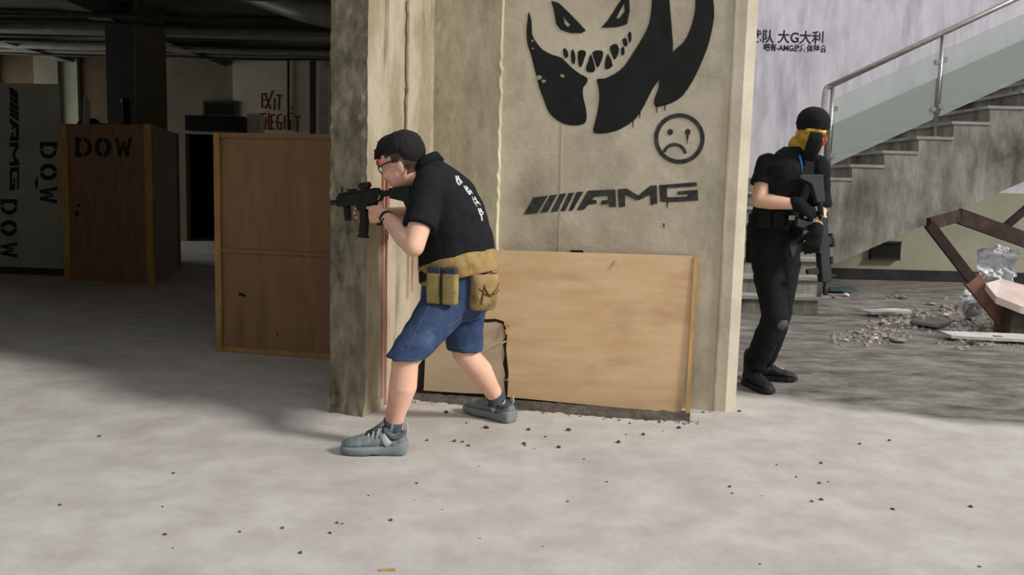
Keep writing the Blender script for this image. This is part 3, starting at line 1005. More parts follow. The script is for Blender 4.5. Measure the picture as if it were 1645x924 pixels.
# ------------------------------------------------------------------ grey board with sideways letters
a, b = FL(-90, 436), FL(106, 443)
du = (b - a).normalized()
dn = V((du.y, -du.x, 0))
if dn.y > 0:
    dn = -dn
h = P(60, 135, (a.y + b.y) / 2).z
wb = thing('lettered_board', a, 'tall grey white board with sideways black letters, far left', 'board')
MB().hexa([a, b, b - dn * 0.04, a - dn * 0.04], [p + Z * h for p in (a, b, b - dn * 0.04, a - dn * 0.04)]).build('panel', M['white_board'], wb)
MB().bar(a + dn * 0.01 + Z * 0.04, b + dn * 0.01 + Z * 0.04, 0.02, 0.08, Z).build('foot_strip', M['black_base'], wb)
MB().bar(a + du * 1 - dn * 0.05 + Z * h * 0.7, a + du * 1 - dn * 0.9, 0.05, 0.05).build('prop', M['batten'], wb)
PD = lambda px, py: PL(px, py, a, dn)
for ch, y in (('D', 228), ('O', 263), ('W', 300)):
    le = MB()
    stencil(le, ch, (92, y), (0, 27), (-28, 0), PD, dn)
    le.build('stencil_letter', M['black_paint'], wb, label='black stencil letter turned sideways')
for ch, y in (('D', 320), ('O', 354), ('W', 389)):
    le = MB()
    stencil(le, ch, (28, y), (0, 25), (-27, 0), PD, dn)
    le.build('stencil_letter', M['black_paint'], wb, label='black stencil letter turned sideways')
le = MB()
k = 120 / 346.0
cc = lambda pts: [(x * k, 130 + y * k) for x, y in pts]
rot = lambda pts: [(122 - (y - 64) * 0.30, 25 + (x - 108) * 0.345) for x, y in pts]
for q in ([(108, 322), (215, 312), (300, 172), (185, 185)], [(225, 308), (298, 303), (375, 162), (308, 169)], [(310, 303), (375, 298), (448, 152), (385, 158)], [(385, 296), (440, 294), (510, 148), (456, 152)], [(450, 294), (498, 290), (585, 138), (520, 143)],
          [(532, 288), (620, 132), (840, 122), (846, 262), (790, 262), (788, 240), (725, 242), (728, 212), (786, 205), (776, 172), (672, 182), (655, 205), (690, 207), (690, 236), (625, 243), (590, 284)],
          [(858, 120), (930, 115), (1025, 170), (1120, 92), (1172, 88), (1176, 236), (1122, 242), (1118, 165), (1028, 208), (1000, 206), (918, 165), (920, 258), (868, 266)],
          [(1190, 88), (1490, 64), (1494, 96), (1252, 112), (1256, 184), (1335, 182), (1420, 178), (1420, 160), (1338, 166), (1338, 138), (1500, 124), (1504, 210), (1262, 224), (1200, 218)]):
    # un-slant the artwork before turning it
    q = [(x, y + (x - 108) * 0.08) for x, y in q]
    paint(le, [cc(rot(q))], PD, dn, 0.002)
paint(le, [cc([(160, 470), (172, 440), (178, 470), (172, 505), (163, 490)])], PD, dn, 0.002)
le.build('stencil_lettering', M['black_paint'], wb, label='slanted black lettering turned sideways')

# pillar and odds and ends in the dark hall
pc = P(222, 250, 12.0)
R = Matrix.Rotation(math.radians(-28), 3, 'Z')
o = MB().box((pc.x, 12.0, CZ / 2), 0.56, 0.5, CZ, R).build('wall_pillar', M['dark_pillar'])
struct(o, 'dark square pillar behind the lettered plywood crate', 'pillar')
MB().box(V((pc.x, 12.0, CZ / 2)) + R @ V((.285, 0, 0)), 0.012, 0.5, CZ, R).build('lit_side_tone', M['cream_grey'], o, label='paler side with the lit tone in its colour')  # paler panel puts the pillar's lit face into colour
x0, x1 = P(302, 200, 14.5).x, P(396, 200, 14.5).x
zt, zb = P(350, 187, 14.5).z, P(350, 213, 14.5).z
o = thing('dark_cabinet', ((x0 + x1) / 2, 14.5, 0), 'low black cabinet in front of the black opening in the back wall', 'cabinet')
MB().box(((x0 + x1) / 2 + .4, 14.6, (zt - 0.05) / 2), x1 - x0 - 0.8, 0.4, zt - 0.05).build('body', M['black_void'], o)
MB().box(((x0 + x1) / 2 + 0.0, 14.6, zt - 0.12), x1 - x0, 0.46, 0.24).build('top', M['black_void'], o)
x0, x1 = P(326, 170, 15.8).x, P(377, 170, 15.8).x
z0, z1 = P(350, 186, 15.8).z, P(350, 163, 15.8).z
o = thing('framed_panel', ((x0 + x1) / 2, 15.9, z0), 'small dark framed panel on the back wall above the black cabinet', 'panel')
MB().box(((x0 + x1) / 2, 15.9, (z0 + z1) / 2), x1 - x0, 0.06, z1 - z0).build('panel', M['black_void'], o)
fr = MB()
for q in (((x0, 15.87, z1), (x1, 15.87, z1)), ((x1, 15.87, z0), (x1, 15.87, z1)), ((x0, 15.87, z0), (x0, 15.87, z1)), ((x0, 15.87, z0), (x1, 15.87, z0))):
    fr.bar(*q, 0.03, 0.04)
fr.build('frame', M['pipe'], o)
# plastic draped jumble behind the crate
bx = P(150, 190, 11.65)
o = thing('cloth_bundle', (bx.x, bx.y, 0), 'dark lumpy bundle heaped behind the lettered plywood crate', 'bundle')
m_ = MB()
m_.capsule((bx.x, bx.y, 0.2), 0.2, (bx.x - 0.05, bx.y, bx.z - 0.14), 0.15)
m_.ell((bx.x + 0.12, bx.y, bx.z - 0.25), (0.2, 0, 0), (0, 0.16, 0), (0, 0, 0.2))
soft(m_, 'bundle', M['black_void'], o, 0.03, 3, folds(0.05, 9))
gx = P(140, 170, 11.5)
m_ = MB()
for i in range(6):
    m_.bar((gx.x - 0.07 + 0.012 * i, gx.y, bx.z - 0.35), (gx.x - 0.02 + 0.012 * i, gx.y - 0.02, gx.z + 0.14 - 0.02 * i), 0.03, 0.01)
m_.build('plastic_strip', M['film'], o, label='pale plastic edge')
zb = P(207, 165, 11.5).z
bb = P(203, 190, 11.5)
o = thing('black_tube', (bb.x, 11.5, 0), 'slim black tube upright behind the plywood crate near the pillar', 'tube')
MB().tube([(bb.x + 0.04, 11.5, 0), (bb.x, 11.5, zb)], 0.05, 10).build('tube', M['black_void'], o, smooth=True)
MB().tube([(bb.x, 11.5, zb), (bb.x, 11.5, zb + 0.05)], 0.06, 10).build('cap', M['pipe'], o, smooth=True)
oo, ot = P(327, 290, 18.0), P(327, 263, 18.0)
o = MB().bar((oo.x, 18.04, oo.z), (ot.x, 18.04, ot.z), 0.06, 0.03).build('wall_batten', M['batten'])
tag(o, 'short orange brown batten on the far wall inside the black opening', 'batten')
gz = P(411, 195, 13.9)
o = MB()
o.bar((gz.x, 13.9, 0), (gz.x, 13.9, P(411, 184, 13.9).z), 0.24, 0.2)
o.bar((gz.x + 0.04, 13.82, 0), (gz.x + 0.03, 13.8, P(411, 196, 13.9).z), 0.05, 0.03)
o = o.build('electrical_box', M['conc_mid'])
tag(o, 'small grey box just left of the red painted words', 'box')
wz = P(521, 180, 14.6)
o = MB().box((wz.x, 14.6, wz.z / 2 + 0.35), 0.16, 0.06, wz.z + 0.7).build('pale_slab', M['rubble_white'])
tag(o, 'pale mottled slab standing by the column edge in the dark hall', 'slab')

# ------------------------------------------------------------------ debris on the right


def rock(c, r, m, parent=None, name='chunk', flat=0.6, seed=0):
    bm = bmesh.new()
    bmesh.ops.create_icosphere(bm, subdivisions=2, radius=1)
    for v in bm.verts:
        k = 1 + 0.45 * noise.noise(v.co * 1.3 + V((seed * 3.1, seed * 1.7, seed)))
        v.co = V((v.co.x * r * k, v.co.y * r * k * 0.8, v.co.z * r * k * flat))
    zmin = min(v.co.z for v in bm.verts)
    me = bpy.data.meshes.new(name)
    bm.to_mesh(me)
    bm.free()
    me.materials.append(m)
    o = bpy.data.objects.new(name, me)
    COL.objects.link(o)
    o.location = (c[0], c[1], c[2] - zmin - 0.002)
    o.rotation_euler = (0, 0, random.random() * 6)
    BASE[o.name] = V(o.location)
    return o


PUT = []
PILES = ((1475, 515, 60, 10, 44), (1590, 545, 55, 9, 40), (1420, 468, 70, 8, 60), (1510, 465, 60, 8, 50), (1600, 520, 45, 16, 16), (1400, 540, 50, 10, 12), (1540, 505, 70, 16, 22))
sd_ = 0
for (px, py, rx, ry, n) in PILES:
    for i in range(n):
        x, y = px + random.gauss(0, 0.5) * rx, py + random.gauss(0, 0.6) * ry
        p = FL(min(max(x, 1340), 1690), max(y, 450))
        rr_ = 0.016 + 0.05 * random.random() ** 2
        if p.y > 10.0 or any((p - q).length < 1.1 * (rr_ + r) for q, r in PUT) or (p - FL(1625, 535)).length < .2:
            continue
        PUT.append((p, rr_))
        sd_ += 1
        kx = random.random()
        nm, mm, lb = (('rubble_chunk', 'rubble', 'grey concrete rubble chunk on the dirty floor under the staircase') if kx < 0.5 else
                      ('rubble_chunk', 'rubble_dark', 'dark rubble chunk on the dirty floor under the staircase') if kx < 0.7 else
                      ('plaster_fragment', 'rubble_white', 'white plaster fragment on the dirty floor near the rusty frame'))
        o = rock(p, rr_ * (1.0 if kx < 0.7 else 0.8), M[mm], None, nm, random.uniform(0.3, 0.6), sd_)
        tag(o, lb, 'rubble', {'rubble': 'grey rubble', 'rubble_dark': 'dark rubble', 'rubble_white': 'plaster fragments'}[mm] + ' by the staircase')
# fine rubble dust between the chunks
gm_ = MB()
for i in range(1300):
    px, py, rx, ry, n = PILES[i % len(PILES)]
    p = FL(min(max(px + random.gauss(0, .7) * rx, 1338), 1700), max(py + random.gauss(0, .75) * ry, 452))
    if p.y > 10:
        continue
    r = .007 + .026 * random.random() ** 2
    a_ = random.random() * 3
    q = lambda x, y, z: p + V((r * (x * math.cos(a_) - y * math.sin(a_)), r * (x * math.sin(a_) + y * math.cos(a_)), r * z))
    gm_.add([q(-1, -.7, 0), q(1, -.8, 0), q(.8, .9, 0), q(-.9, .7, 0), q(-.4, -.3, .7), q(.5, -.2, .8), q(.2, .5, .6)], [(0, 1, 5, 4), (1, 2, 6, 5), (2, 3, 6), (3, 0, 4, 6), (4, 5, 6), (3, 2, 1, 0)])
o = gm_.build('rubble_grit', M['rubble'])
tag(o, 'scatter of fine pale grit between the rubble chunks by the staircase', 'grit', kind='stuff')
gm_ = MB()
for i in range(420):
    t = random.random()
    p = FL(1415 + 240 * t, 508 + 40 * t + random.gauss(0, 4.5))
    r = .006 + .022 * random.random() ** 2
    a_ = random.random() * 3
    q = lambda x, y, z: p + V((r * (x * math.cos(a_) - y * math.sin(a_)), r * (x * math.sin(a_) + y * math.cos(a_)), r * z))
    gm_.add([q(-1, -.7, 0), q(1, -.8, 0), q(.8, .9, 0), q(-.9, .7, 0), q(-.4, -.3, .7), q(.5, -.2, .8), q(.2, .5, .6)], [(0, 1, 5, 4), (1, 2, 6, 5), (2, 3, 6), (3, 0, 4, 6), (4, 5, 6), (3, 2, 1, 0)])
o = gm_.build('plaster_grit', M['rubble_white'])
tag(o, 'whitish line of crushed plaster across the floor before the rusty frame', 'grit', kind='stuff')
# slabs of fallen sheet
for i, (px, py, l, w, an, m_, lb) in enumerate(((1425, 507, 0.5, 0.16, 0.3, 'rubble_white', 'flat white plaster slab, left one of the two in the rubble'), (1600, 549, 0.75, 0.2, -0.15, 'rubble_white', 'flat white plaster slab in front of the rusty frame'),
                                                (1500, 525, 0.4, 0.2, 0.8, 'rubble', 'flat grey slab lying amid the rubble'), (1350, 470, 0.35, 0.2, 0.1, 'teal_bottle', 'dark blue grey plate lying by the foot of the stairs'))):
    p = FL(px, py)
    R = Matrix.Rotation(an, 3, 'Z') @ Matrix.Rotation(0.06, 3, 'X')
    o = MB().prism([p + V((0, 0, 0.03)) + R @ V((l * x, w * y, 0)) for x, y in ((-.5, -.5), (-.1, -.6), (.45, -.45), (.5, .1), (.3, .5), (-.2, .4), (-.55, .35))], (0, 0, 0.025)).build('fallen_slab', M[m_])
    tag(o, lb, 'slab')
# rusty frame
fr = thing('rusty_frame', FL(1622, 532), 'toppled rusty steel frame among the rubble on the right', 'frame')
f1, f2, f3 = P(1492, 360, 7.3), P(1540, 347, 7.6), P(1720, 412, 7.9)
ft = FL(1628, 536)
MB().bar(f1, f2, 0.04, 0.1, (0, 0, 1)).build('rail', M['rust'], fr)
MB().bar(f2, f3, 0.05, 0.13, (0, 0, 1)).build('rail', M['rust'], fr)
mid = f1.lerp(ft, 0.5)
MB().bar(f1, mid, 0.05, 0.08, (1, 0, 0.6)).build('leg', M['rust'], fr)
MB().bar(mid.lerp(f1, 0.02), ft + V((0, 0, 0.02)), 0.06, 0.14, (1, 0, 0.6)).build('leg_plate', M['rust_pink'], fr, label='flaking pinkish plate')
MB().bar(P(1606, 372, 7.75), P(1690, 300, 7.75), 0.045, 0.06).build('strut', M['rust'], fr)
MB().bar(P(1716, 410, 7.9), FL(1725, 540), 0.05, 0.08).build('leg', M['rust'], fr)
# crumpled film
ff = thing('plastic_sheet', FL(1575, 512), 'crumpled clear plastic sheet hanging behind the rusty frame', 'plastic sheet')
g0 = [(1600, 392), (1575, 405), (1562, 440), (1548, 470), (1530, 512)]
g1 = [(1632, 402), (1632, 420), (1622, 450), (1600, 480), (1570, 512)]
bm_v, bm_f = [], []
nu, nv = 40, 26
for i in range(nu + 1):
    t = i / nu * (len(g0) - 1)
    k0 = min(int(t), len(g0) - 2)
    t -= k0
    for j in range(nv + 1):
        s = j / nv
        xa = g0[k0][0] + (g0[k0 + 1][0] - g0[k0][0]) * t
        ya = g0[k0][1] + (g0[k0 + 1][1] - g0[k0][1]) * t
        xb = g1[k0][0] + (g1[k0 + 1][0] - g1[k0][0]) * t
        yb = g1[k0][1] + (g1[k0 + 1][1] - g1[k0][1]) * t
        p = P(xa + (xb - xa) * s, ya + (yb - ya) * s, 8.0 - 0.2 * (i / nu))
        c_ = p * 9
        p += V((0.035 * noise.noise(c_), 0.13 * noise.noise(p * 7 + V((3, 3, 3))) + 0.06 * noise.noise(p * 19) + 0.03 * noise.noise(p * 37), 0.03 * noise.noise(c_ + V((9, 1, 4)))))
        p.z = max(p.z, 0.01)
        bm_v.append(p)
for i in range(nu):
    for j in range(nv):
        q = i * (nv + 1) + j
        bm_f.append((q, q + 1, q + nv + 2, q + nv + 1))
m_ = MB()
m_.add(bm_v, bm_f)
o = m_.build('film', M['film'], ff)
sdm = o.modifiers.new('thickness', 'SOLIDIFY')
sdm.thickness = 0.002
o = thing('pale_foam_board', P(1620, 470, 7.5), 'pale pinkish board slumped against the rusty frame', 'board')
q = [P(1583, 455, 7.35), P(1610, 448, 7.7), P(1720, 480, 7.7), P(1720, 512, 7.2), P(1640, 492, 7.2), P(1600, 476, 7.25)]
MB().prism(q, (0, 0, -0.06)).build('board', M['foam'], o)
for (x0, x1, z) in ((1630, 1636, 0), (1700, 1708, 0)):
    p = P(x0, 490, 7.4)
    MB().bar((p.x, p.y, 0), (p.x, p.y, 0.27), 0.25, 0.18).build('block', M['rubble_dark'], o)
# dark grit along the board's foot, also standing in for its contact shadow
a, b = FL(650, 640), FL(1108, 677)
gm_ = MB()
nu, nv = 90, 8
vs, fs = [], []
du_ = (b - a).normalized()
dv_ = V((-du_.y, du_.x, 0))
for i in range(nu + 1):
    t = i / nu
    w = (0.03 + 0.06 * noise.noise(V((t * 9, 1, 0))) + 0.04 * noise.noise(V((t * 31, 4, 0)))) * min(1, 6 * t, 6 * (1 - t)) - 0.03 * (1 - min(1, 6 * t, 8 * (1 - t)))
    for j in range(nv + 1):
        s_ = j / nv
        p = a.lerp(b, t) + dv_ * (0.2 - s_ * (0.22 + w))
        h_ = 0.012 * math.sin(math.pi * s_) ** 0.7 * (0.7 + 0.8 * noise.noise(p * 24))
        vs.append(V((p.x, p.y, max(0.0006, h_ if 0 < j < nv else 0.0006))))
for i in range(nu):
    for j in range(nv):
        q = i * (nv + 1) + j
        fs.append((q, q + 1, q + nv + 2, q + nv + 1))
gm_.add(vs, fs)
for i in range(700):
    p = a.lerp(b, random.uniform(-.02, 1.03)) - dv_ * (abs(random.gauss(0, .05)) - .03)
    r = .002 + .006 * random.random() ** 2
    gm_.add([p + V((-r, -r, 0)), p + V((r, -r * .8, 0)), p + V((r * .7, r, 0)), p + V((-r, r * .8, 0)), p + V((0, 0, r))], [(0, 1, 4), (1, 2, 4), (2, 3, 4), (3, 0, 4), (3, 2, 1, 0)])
o = gm_.build('grit_and_shade', M['rubble_dark'])
tag(o, 'strip of dark grit and painted contact shade along the foot of the bright plywood board', 'grit', kind='stuff')
# crumbs on the clean floor
for i in range(70):
    px, py = random.uniform(20, 1630), 700 + 220 * random.random() ** 1.2
    if i < 26:
        px, py = random.uniform(690, 1190), random.uniform(660, 720)
    if 540 < px < 670 and py < 745:
        continue
    p = FL(px, py)
    sd_ += 1
    o = rock(p, random.uniform(0.003, 0.0085) if i >= 26 else random.uniform(0.004, 0.012), M['rubble_dark'], None, 'floor_crumb', 0.6, sd_)
    tag(o, 'tiny dark crumb of grit on the pale concrete floor', 'crumb', 'crumbs of grit on the floor')
p = FL(623, 918)
o = MB().bar(p + V((-0.022, 0.0, 0.004)), p + V((0.022, 0.004, 0.004)), 0.008, 0.006).build('wood_splinter', M['ply_edge'])
tag(o, 'small tan wood splinter on the floor at the bottom of the view', 'splinter')
# ------------------------------------------------------------------ people: shared builders
M['skin'] = mat('skin', srgb(232, 182, 156), srgb(238, 194, 170), 9, 0.55, 0.03, 120, sss=0.06, c3=srgb(218, 160, 134), s3=5, t3=(0.55, 0.8))
M['scalp'] = mat('shaved_hair', srgb(92, 72, 62), srgb(70, 56, 50), 160, 0.8)
M['hair'] = mat('black_hair', srgb(26, 24, 25), srgb(38, 35, 36), 60, 0.6, 0.6, 150, stretch=(1, 1, 1))
M['tee'] = mat('black_cotton', srgb(24, 26, 29), srgb(32, 34, 37), 30, 0.9, 0.15, 90, spec=0.2)
M['cuff'] = mat('black_ribbing', srgb(20, 22, 24), srgb(28, 29, 31), 120, 0.9, 0.2, 200, spec=0.2)
M['black_cloth'] = mat('black_uniform', srgb(22, 24, 26), srgb(30, 32, 34), 14, 0.9, 0.25, 60, spec=0.2)
M['white_print'] = mat('white_print', srgb(232, 232, 230))
M['denim'] = mat('blue_denim', srgb(48, 64, 94), srgb(64, 82, 114), 7, 0.9, 0.2, 140, c3=srgb(96, 114, 142), s3=4, t3=(0.6, 0.8), spec=0.15)
M['denim_seam'] = mat('denim_stitching', srgb(104, 100, 92), srgb(84, 92, 110), 60, 0.9)
M['tan'] = mat('tan_webbing', srgb(150, 122, 76), srgb(174, 146, 96), 8, 0.9, 0.2, 90, c3=srgb(120, 100, 58), s3=9, t3=(0.55, 0.7))
M['tan_camo'] = mat('camo_nylon', srgb(176, 146, 104), srgb(152, 126, 82), 12, 0.9, 0.15, 90, c3=srgb(104, 96, 58), s3=10, t3=(0.55, 0.68))
M['olive'] = mat('olive_pouch', srgb(142, 126, 78), srgb(162, 144, 92), 14, 0.9, 0.2, 90, c3=srgb(110, 104, 60), s3=12, t3=(0.55, 0.7))
M['navy_mag'] = mat('dark_magazine', srgb(46, 52, 68), srgb(58, 64, 82), 10, 0.5)
M['brown_lace'] = mat('brown_cord', srgb(70, 46, 30), srgb(88, 60, 40), 30, 0.9)
M['gun'] = mat('black_metal', srgb(24, 25, 26), srgb(34, 35, 36), 20, 0.5, spec=0.4)
M['gun_poly'] = mat('black_polymer', srgb(28, 30, 31), srgb(38, 40, 41), 20, 0.6)
M['gun_grey'] = mat('dark_grey_polymer', srgb(38, 41, 42), srgb(50, 53, 53), 12, 0.6)
M['shoe'] = mat('blue_grey_knit', srgb(108, 116, 119), srgb(130, 137, 139), 40, 0.85, 0.2, 120)
M['shoe_dark'] = mat('dark_grey_knit', srgb(70, 78, 82), srgb(92, 100, 104), 60, 0.85, 0.2, 120)
M['sole'] = mat('grey_blue_foam_sole', srgb(116, 126, 129), srgb(132, 141, 144), 8, 0.7)
M['pale_grey'] = mat('pale_grey_overlay', srgb(170, 174, 174), srgb(188, 190, 190), 10, 0.7)
M['sock'] = mat('slate_sock', srgb(62, 70, 80), srgb(76, 84, 94), 60, 0.95, 0.2, 120)
M['boot'] = mat('black_boot', srgb(30, 31, 32), srgb(42, 43, 43), 14, 0.6, 0.1, 60)
M['lens'] = mat('spectacle_black', srgb(22, 22, 24), None, rough=0.25, spec=0.5)
M['eye'] = mat('eye_white', srgb(222, 218, 212), None, rough=0.2)
M['mask_yellow'] = mat('yellow_gaiter', srgb(186, 146, 52), srgb(206, 168, 72), 10, 0.8, c3=srgb(150, 106, 30), s3=14, t3=(0.52, 0.66))
M['mask_red'] = mat('red_gaiter_patch', srgb(186, 34, 34), srgb(160, 24, 28), 20, 0.8)
M['gold_lens'] = mat('gold_mirror_lens', srgb(196, 158, 70), None, rough=0.45, metal=0.3)
M['blue_zip'] = mat('bright_blue_cord', srgb(36, 128, 200), None, rough=0.5)
M['patch'] = mat('pale_patch', srgb(196, 206, 208), None, rough=0.7)
M['mud'] = mat('dusty_knee', srgb(104, 100, 94), srgb(72, 70, 67), 14, 0.95)


def hand(mb, W, f, n, t, curls, thumb, k=1.0):
    """W wrist, f to the knuckles, n the way the palm faces, t towards the thumb; curls per finger (three joint angles)"""
    f = f.normalized()
    n = (n - f * n.dot(f)).normalized()
    t = (t - f * t.dot(f) - n * t.dot(n)).normalized()
    # palm
    rg = []
    for x, w, h, o in ((-0.02, 0.027, 0.021, 0), (0.0, 0.03, 0.021, 0), (0.03, 0.039, 0.019, 0.002), (0.065, 0.043, 0.016, 0.002), (0.092, 0.04, 0.012, 0.001), (0.1, 0.03, 0.007, 0)):
        rg.append([W + f * x * k + (t * (o + w * math.cos(a)) + n * h * math.sin(a)) * k for a in [2 * math.pi * j / 14 for j in range(14)]])
    mb.loft(rg)
    mb.ell(W + (f * 0.04 + t * 0.028 + n * 0.012) * k, f * 0.032 * k, t * 0.016 * k, n * 0.015 * k)
    L = (0.072, 0.080, 0.075, 0.060)
    for i in range(4):
        p = W + (f * (0.092 - 0.004 * abs(i - 1)) + t * (0.031 - 0.0205 * i)) * k
        a = 0.0
        r = (0.0092, 0.0094, 0.009, 0.0078)[i] * k
        fan = t * (0.06 - 0.04 * i)
        for s, (seg, ang) in enumerate(zip((0.46, 0.3, 0.24), curls[i])):
            a += ang
            d = (f * math.cos(a) + n * math.sin(a) + fan * math.cos(a)).normalized()
            q = p + d * L[i] * seg * k
            mb.capsule(p, r * (1 - 0.08 * s), q, r * (0.93 - 0.08 * s), 10)
            p = q
    p = W + (f * 0.022 + t * 0.034 + n * 0.008) * k
    for (cf, ct, cn), l, r in zip(thumb, (0.042, 0.034, 0.027), (0.0125, 0.0105, 0.0095)):
        d = (f * cf + t * ct + n * cn).normalized()
        q = p + d * l * k
        mb.capsule(p, r * k, q, r * 0.93 * k, 10)
        p = q


def head(mb, c, f, u, s=1.0):
    """skull, jaw, nose, brow, lips, ears around the head centre; f forward, u up"""
    f = f.normalized()
    u = (u - f * u.dot(f)).normalized()
    l = u.cross(f)
    q = lambda a, b, d=0.0: c + (f * a + u * b + l * d) * s
    e = lambda p, a, b, d, **k: mb.ell(p, f * a * s, l * d * s, u * b * s, **k)
    e(q(-0.008, 0.035), 0.096, 0.092, 0.077, n=14, m=20)
    e(q(0.03, -0.025), 0.064, 0.078, 0.064, n=12, m=18)
    e(q(0.035, -0.065), 0.052, 0.048, 0.054)
    e(q(0.066, -0.093), 0.026, 0.022, 0.03)
    e(q(0.05, 0.03), 0.05, 0.05, 0.062)
    mb.capsule(q(0.09, 0.018), 0.009 * s, q(0.11, -0.02), 0.0135 * s)
    for d in (-1, 1):
        e(q(0.1, -0.024, 0.011 * d), 0.011, 0.009, 0.009)
        mb.capsule(q(0.088, 0.03, 0.012 * d), 0.009 * s, q(0.072, 0.03, 0.045 * d), 0.009 * s)
        e(q(0.066, -0.022, 0.036 * d), 0.03, 0.022, 0.024)
        e(q(-0.024, -0.024, 0.075 * d), 0.02, 0.033, 0.010)
        e(q(-0.014, -0.044, 0.073 * d), 0.009, 0.013, 0.008)
    e(q(0.088, -0.051), 0.014, 0.008, 0.026)
    e(q(0.086, -0.064), 0.013, 0.008, 0.023)
    return q, l


def ring(c, fo, le, a, b, n=28, p=2.3):
    """superellipse ring: a along fo, b along le"""
    out = []
    for j in range(n):
        t = 2 * math.pi * j / n
        ct, st = math.cos(t), math.sin(t)
        out.append(c + fo * a * math.copysign(abs(ct) ** (2 / p), ct) + le * b * math.copysign(abs(st) ** (2 / p), st))
    return out


def sneaker(parent, heel, toe, ankle, side, name='shoe'):
    """low knit trainer: heel and toe on the floor, length from heel to toe"""
    x = (toe - heel)
    x.z = 0
    Ls = x.length
    x.normalize()
    y = V((-x.y, x.x, 0))
    h0 = V((heel.x, heel.y, 0))
    q = lambda a, b, z: h0 + x * a * Ls + y * b + V((0, 0, z))
    pr = [(0.0, .022, .03, .066), (.03, .033, .012, .084), (.1, .038, .008, .082), (.2, .039, .008, .074), (.3, .039, .008, .084), (.4, .041, .008, .094), (.5, .045, .008, .088), (.62, .05, .008, .078), (.74, .051, .008, .068), (.85, .047, .009, .060), (.94, .036, .014, .048), (1.0, .016, .024, .036)]
    up = MB()
    rg = []
    for (a, w, z0, z1) in pr:
        r = []
        for j in range(18):
            t = 2 * math.pi * j / 18
            ct, st = math.cos(t), math.sin(t)
            wz = w * (1.0 if st < 0.1 else 1 - 0.45 * st ** 2)
            zz = (z0 + z1) / 2 + 0.012 + (z1 - z0) / 2 * st
            r.append(q(a, wz * 0.93 * math.copysign(abs(ct) ** 0.8, ct), max(0.02, zz)))
        rg.append(r)
    up.loft(rg)
    sh = soft(up, name, M['shoe'], parent, 0.004, 3, folds(0.0025, 45))
    so = MB()
    rg = []
    for (a, w, z0, z1) in pr:
        wave = 0.006 * math.sin(a * 14)
        aa = (a - 0.5) * 1.035 + 0.5
        zt = 0.036 + 0.010 * (1 - a) + (0.014 if a < 0.12 else 0)
        zb = 0.001 + (0.012 if a < 0.01 else 0.016 * max(0, (a - 0.86) / 0.14) ** 1.4)
        if 0.44 < a < 0.56:
            zb += 0.006
        ww = w * 1.04 + 0.005 + wave * 0.4
        rg.append([q(aa, -ww, zt), q(aa, -ww * 1.04, (zt + zb) / 2), q(aa, -ww * 0.86, zb), q(aa, ww * 0.86, zb), q(aa, ww * 1.04, (zt + zb) / 2), q(aa, ww, zt)])
    so.loft(rg)
    so.build('sole', M['sole'], sh, bevel=0.009, smooth=True)
    # tongue, laces, overlay, heel loop
    tg = MB().tube([q(.62, 0, .088), q(.5, 0, .104), q(.42, 0, .118), q(.37, 0, .132)], [.018, .024, .026, .024], 12, 0.4)
    tg.build('tongue', M['shoe_dark'], sh, smooth=True)
    for a in (.43, .51, .59, .67):
        z = .118 - (a - .43) * .15
        lc = MB()
        lc.tube([q(a + .03, -.036, z - .042), q(a + .01, -.022, z - .004), q(a, 0, z + .003), q(a - .01, .022, z - .004), q(a + .03, .036, z - .042)], .0034, 6)
        lc.build('lace', M['pale_grey'], sh, smooth=True)
    for d in (-1, 1):
        ov = MB()
        pts = [q(.37, .034 * d, .092), q(.31, .0425 * d, .066), q(.26, .044 * d, .05)]
        ov.tube(pts, [.012, .016, .016], 8, 0.25, up=y)
        ov.build('side_overlay', M['pale_grey'], sh, smooth=True)
    co = MB()
    cr_ = [q(.19 + .155 * math.cos(t), .033 * math.sin(t), .078 + .006 * math.cos(t) + .020 * math.cos(t) ** 2) for t in [2 * math.pi * i / 20 for i in range(21)]]
    co.tube(cr_, .009, 8)
    co.build('collar', M['shoe_dark'], sh, smooth=True)
    lp = MB().tube([q(.03, 0, .086), q(-.01, 0, .108), q(-.005, 0, .132), q(.03, 0, .134), q(.035, 0, .104)], .004, 8, 1.0)
    lp.build('heel_loop', M['pale_grey'], sh, smooth=True)
    return sh


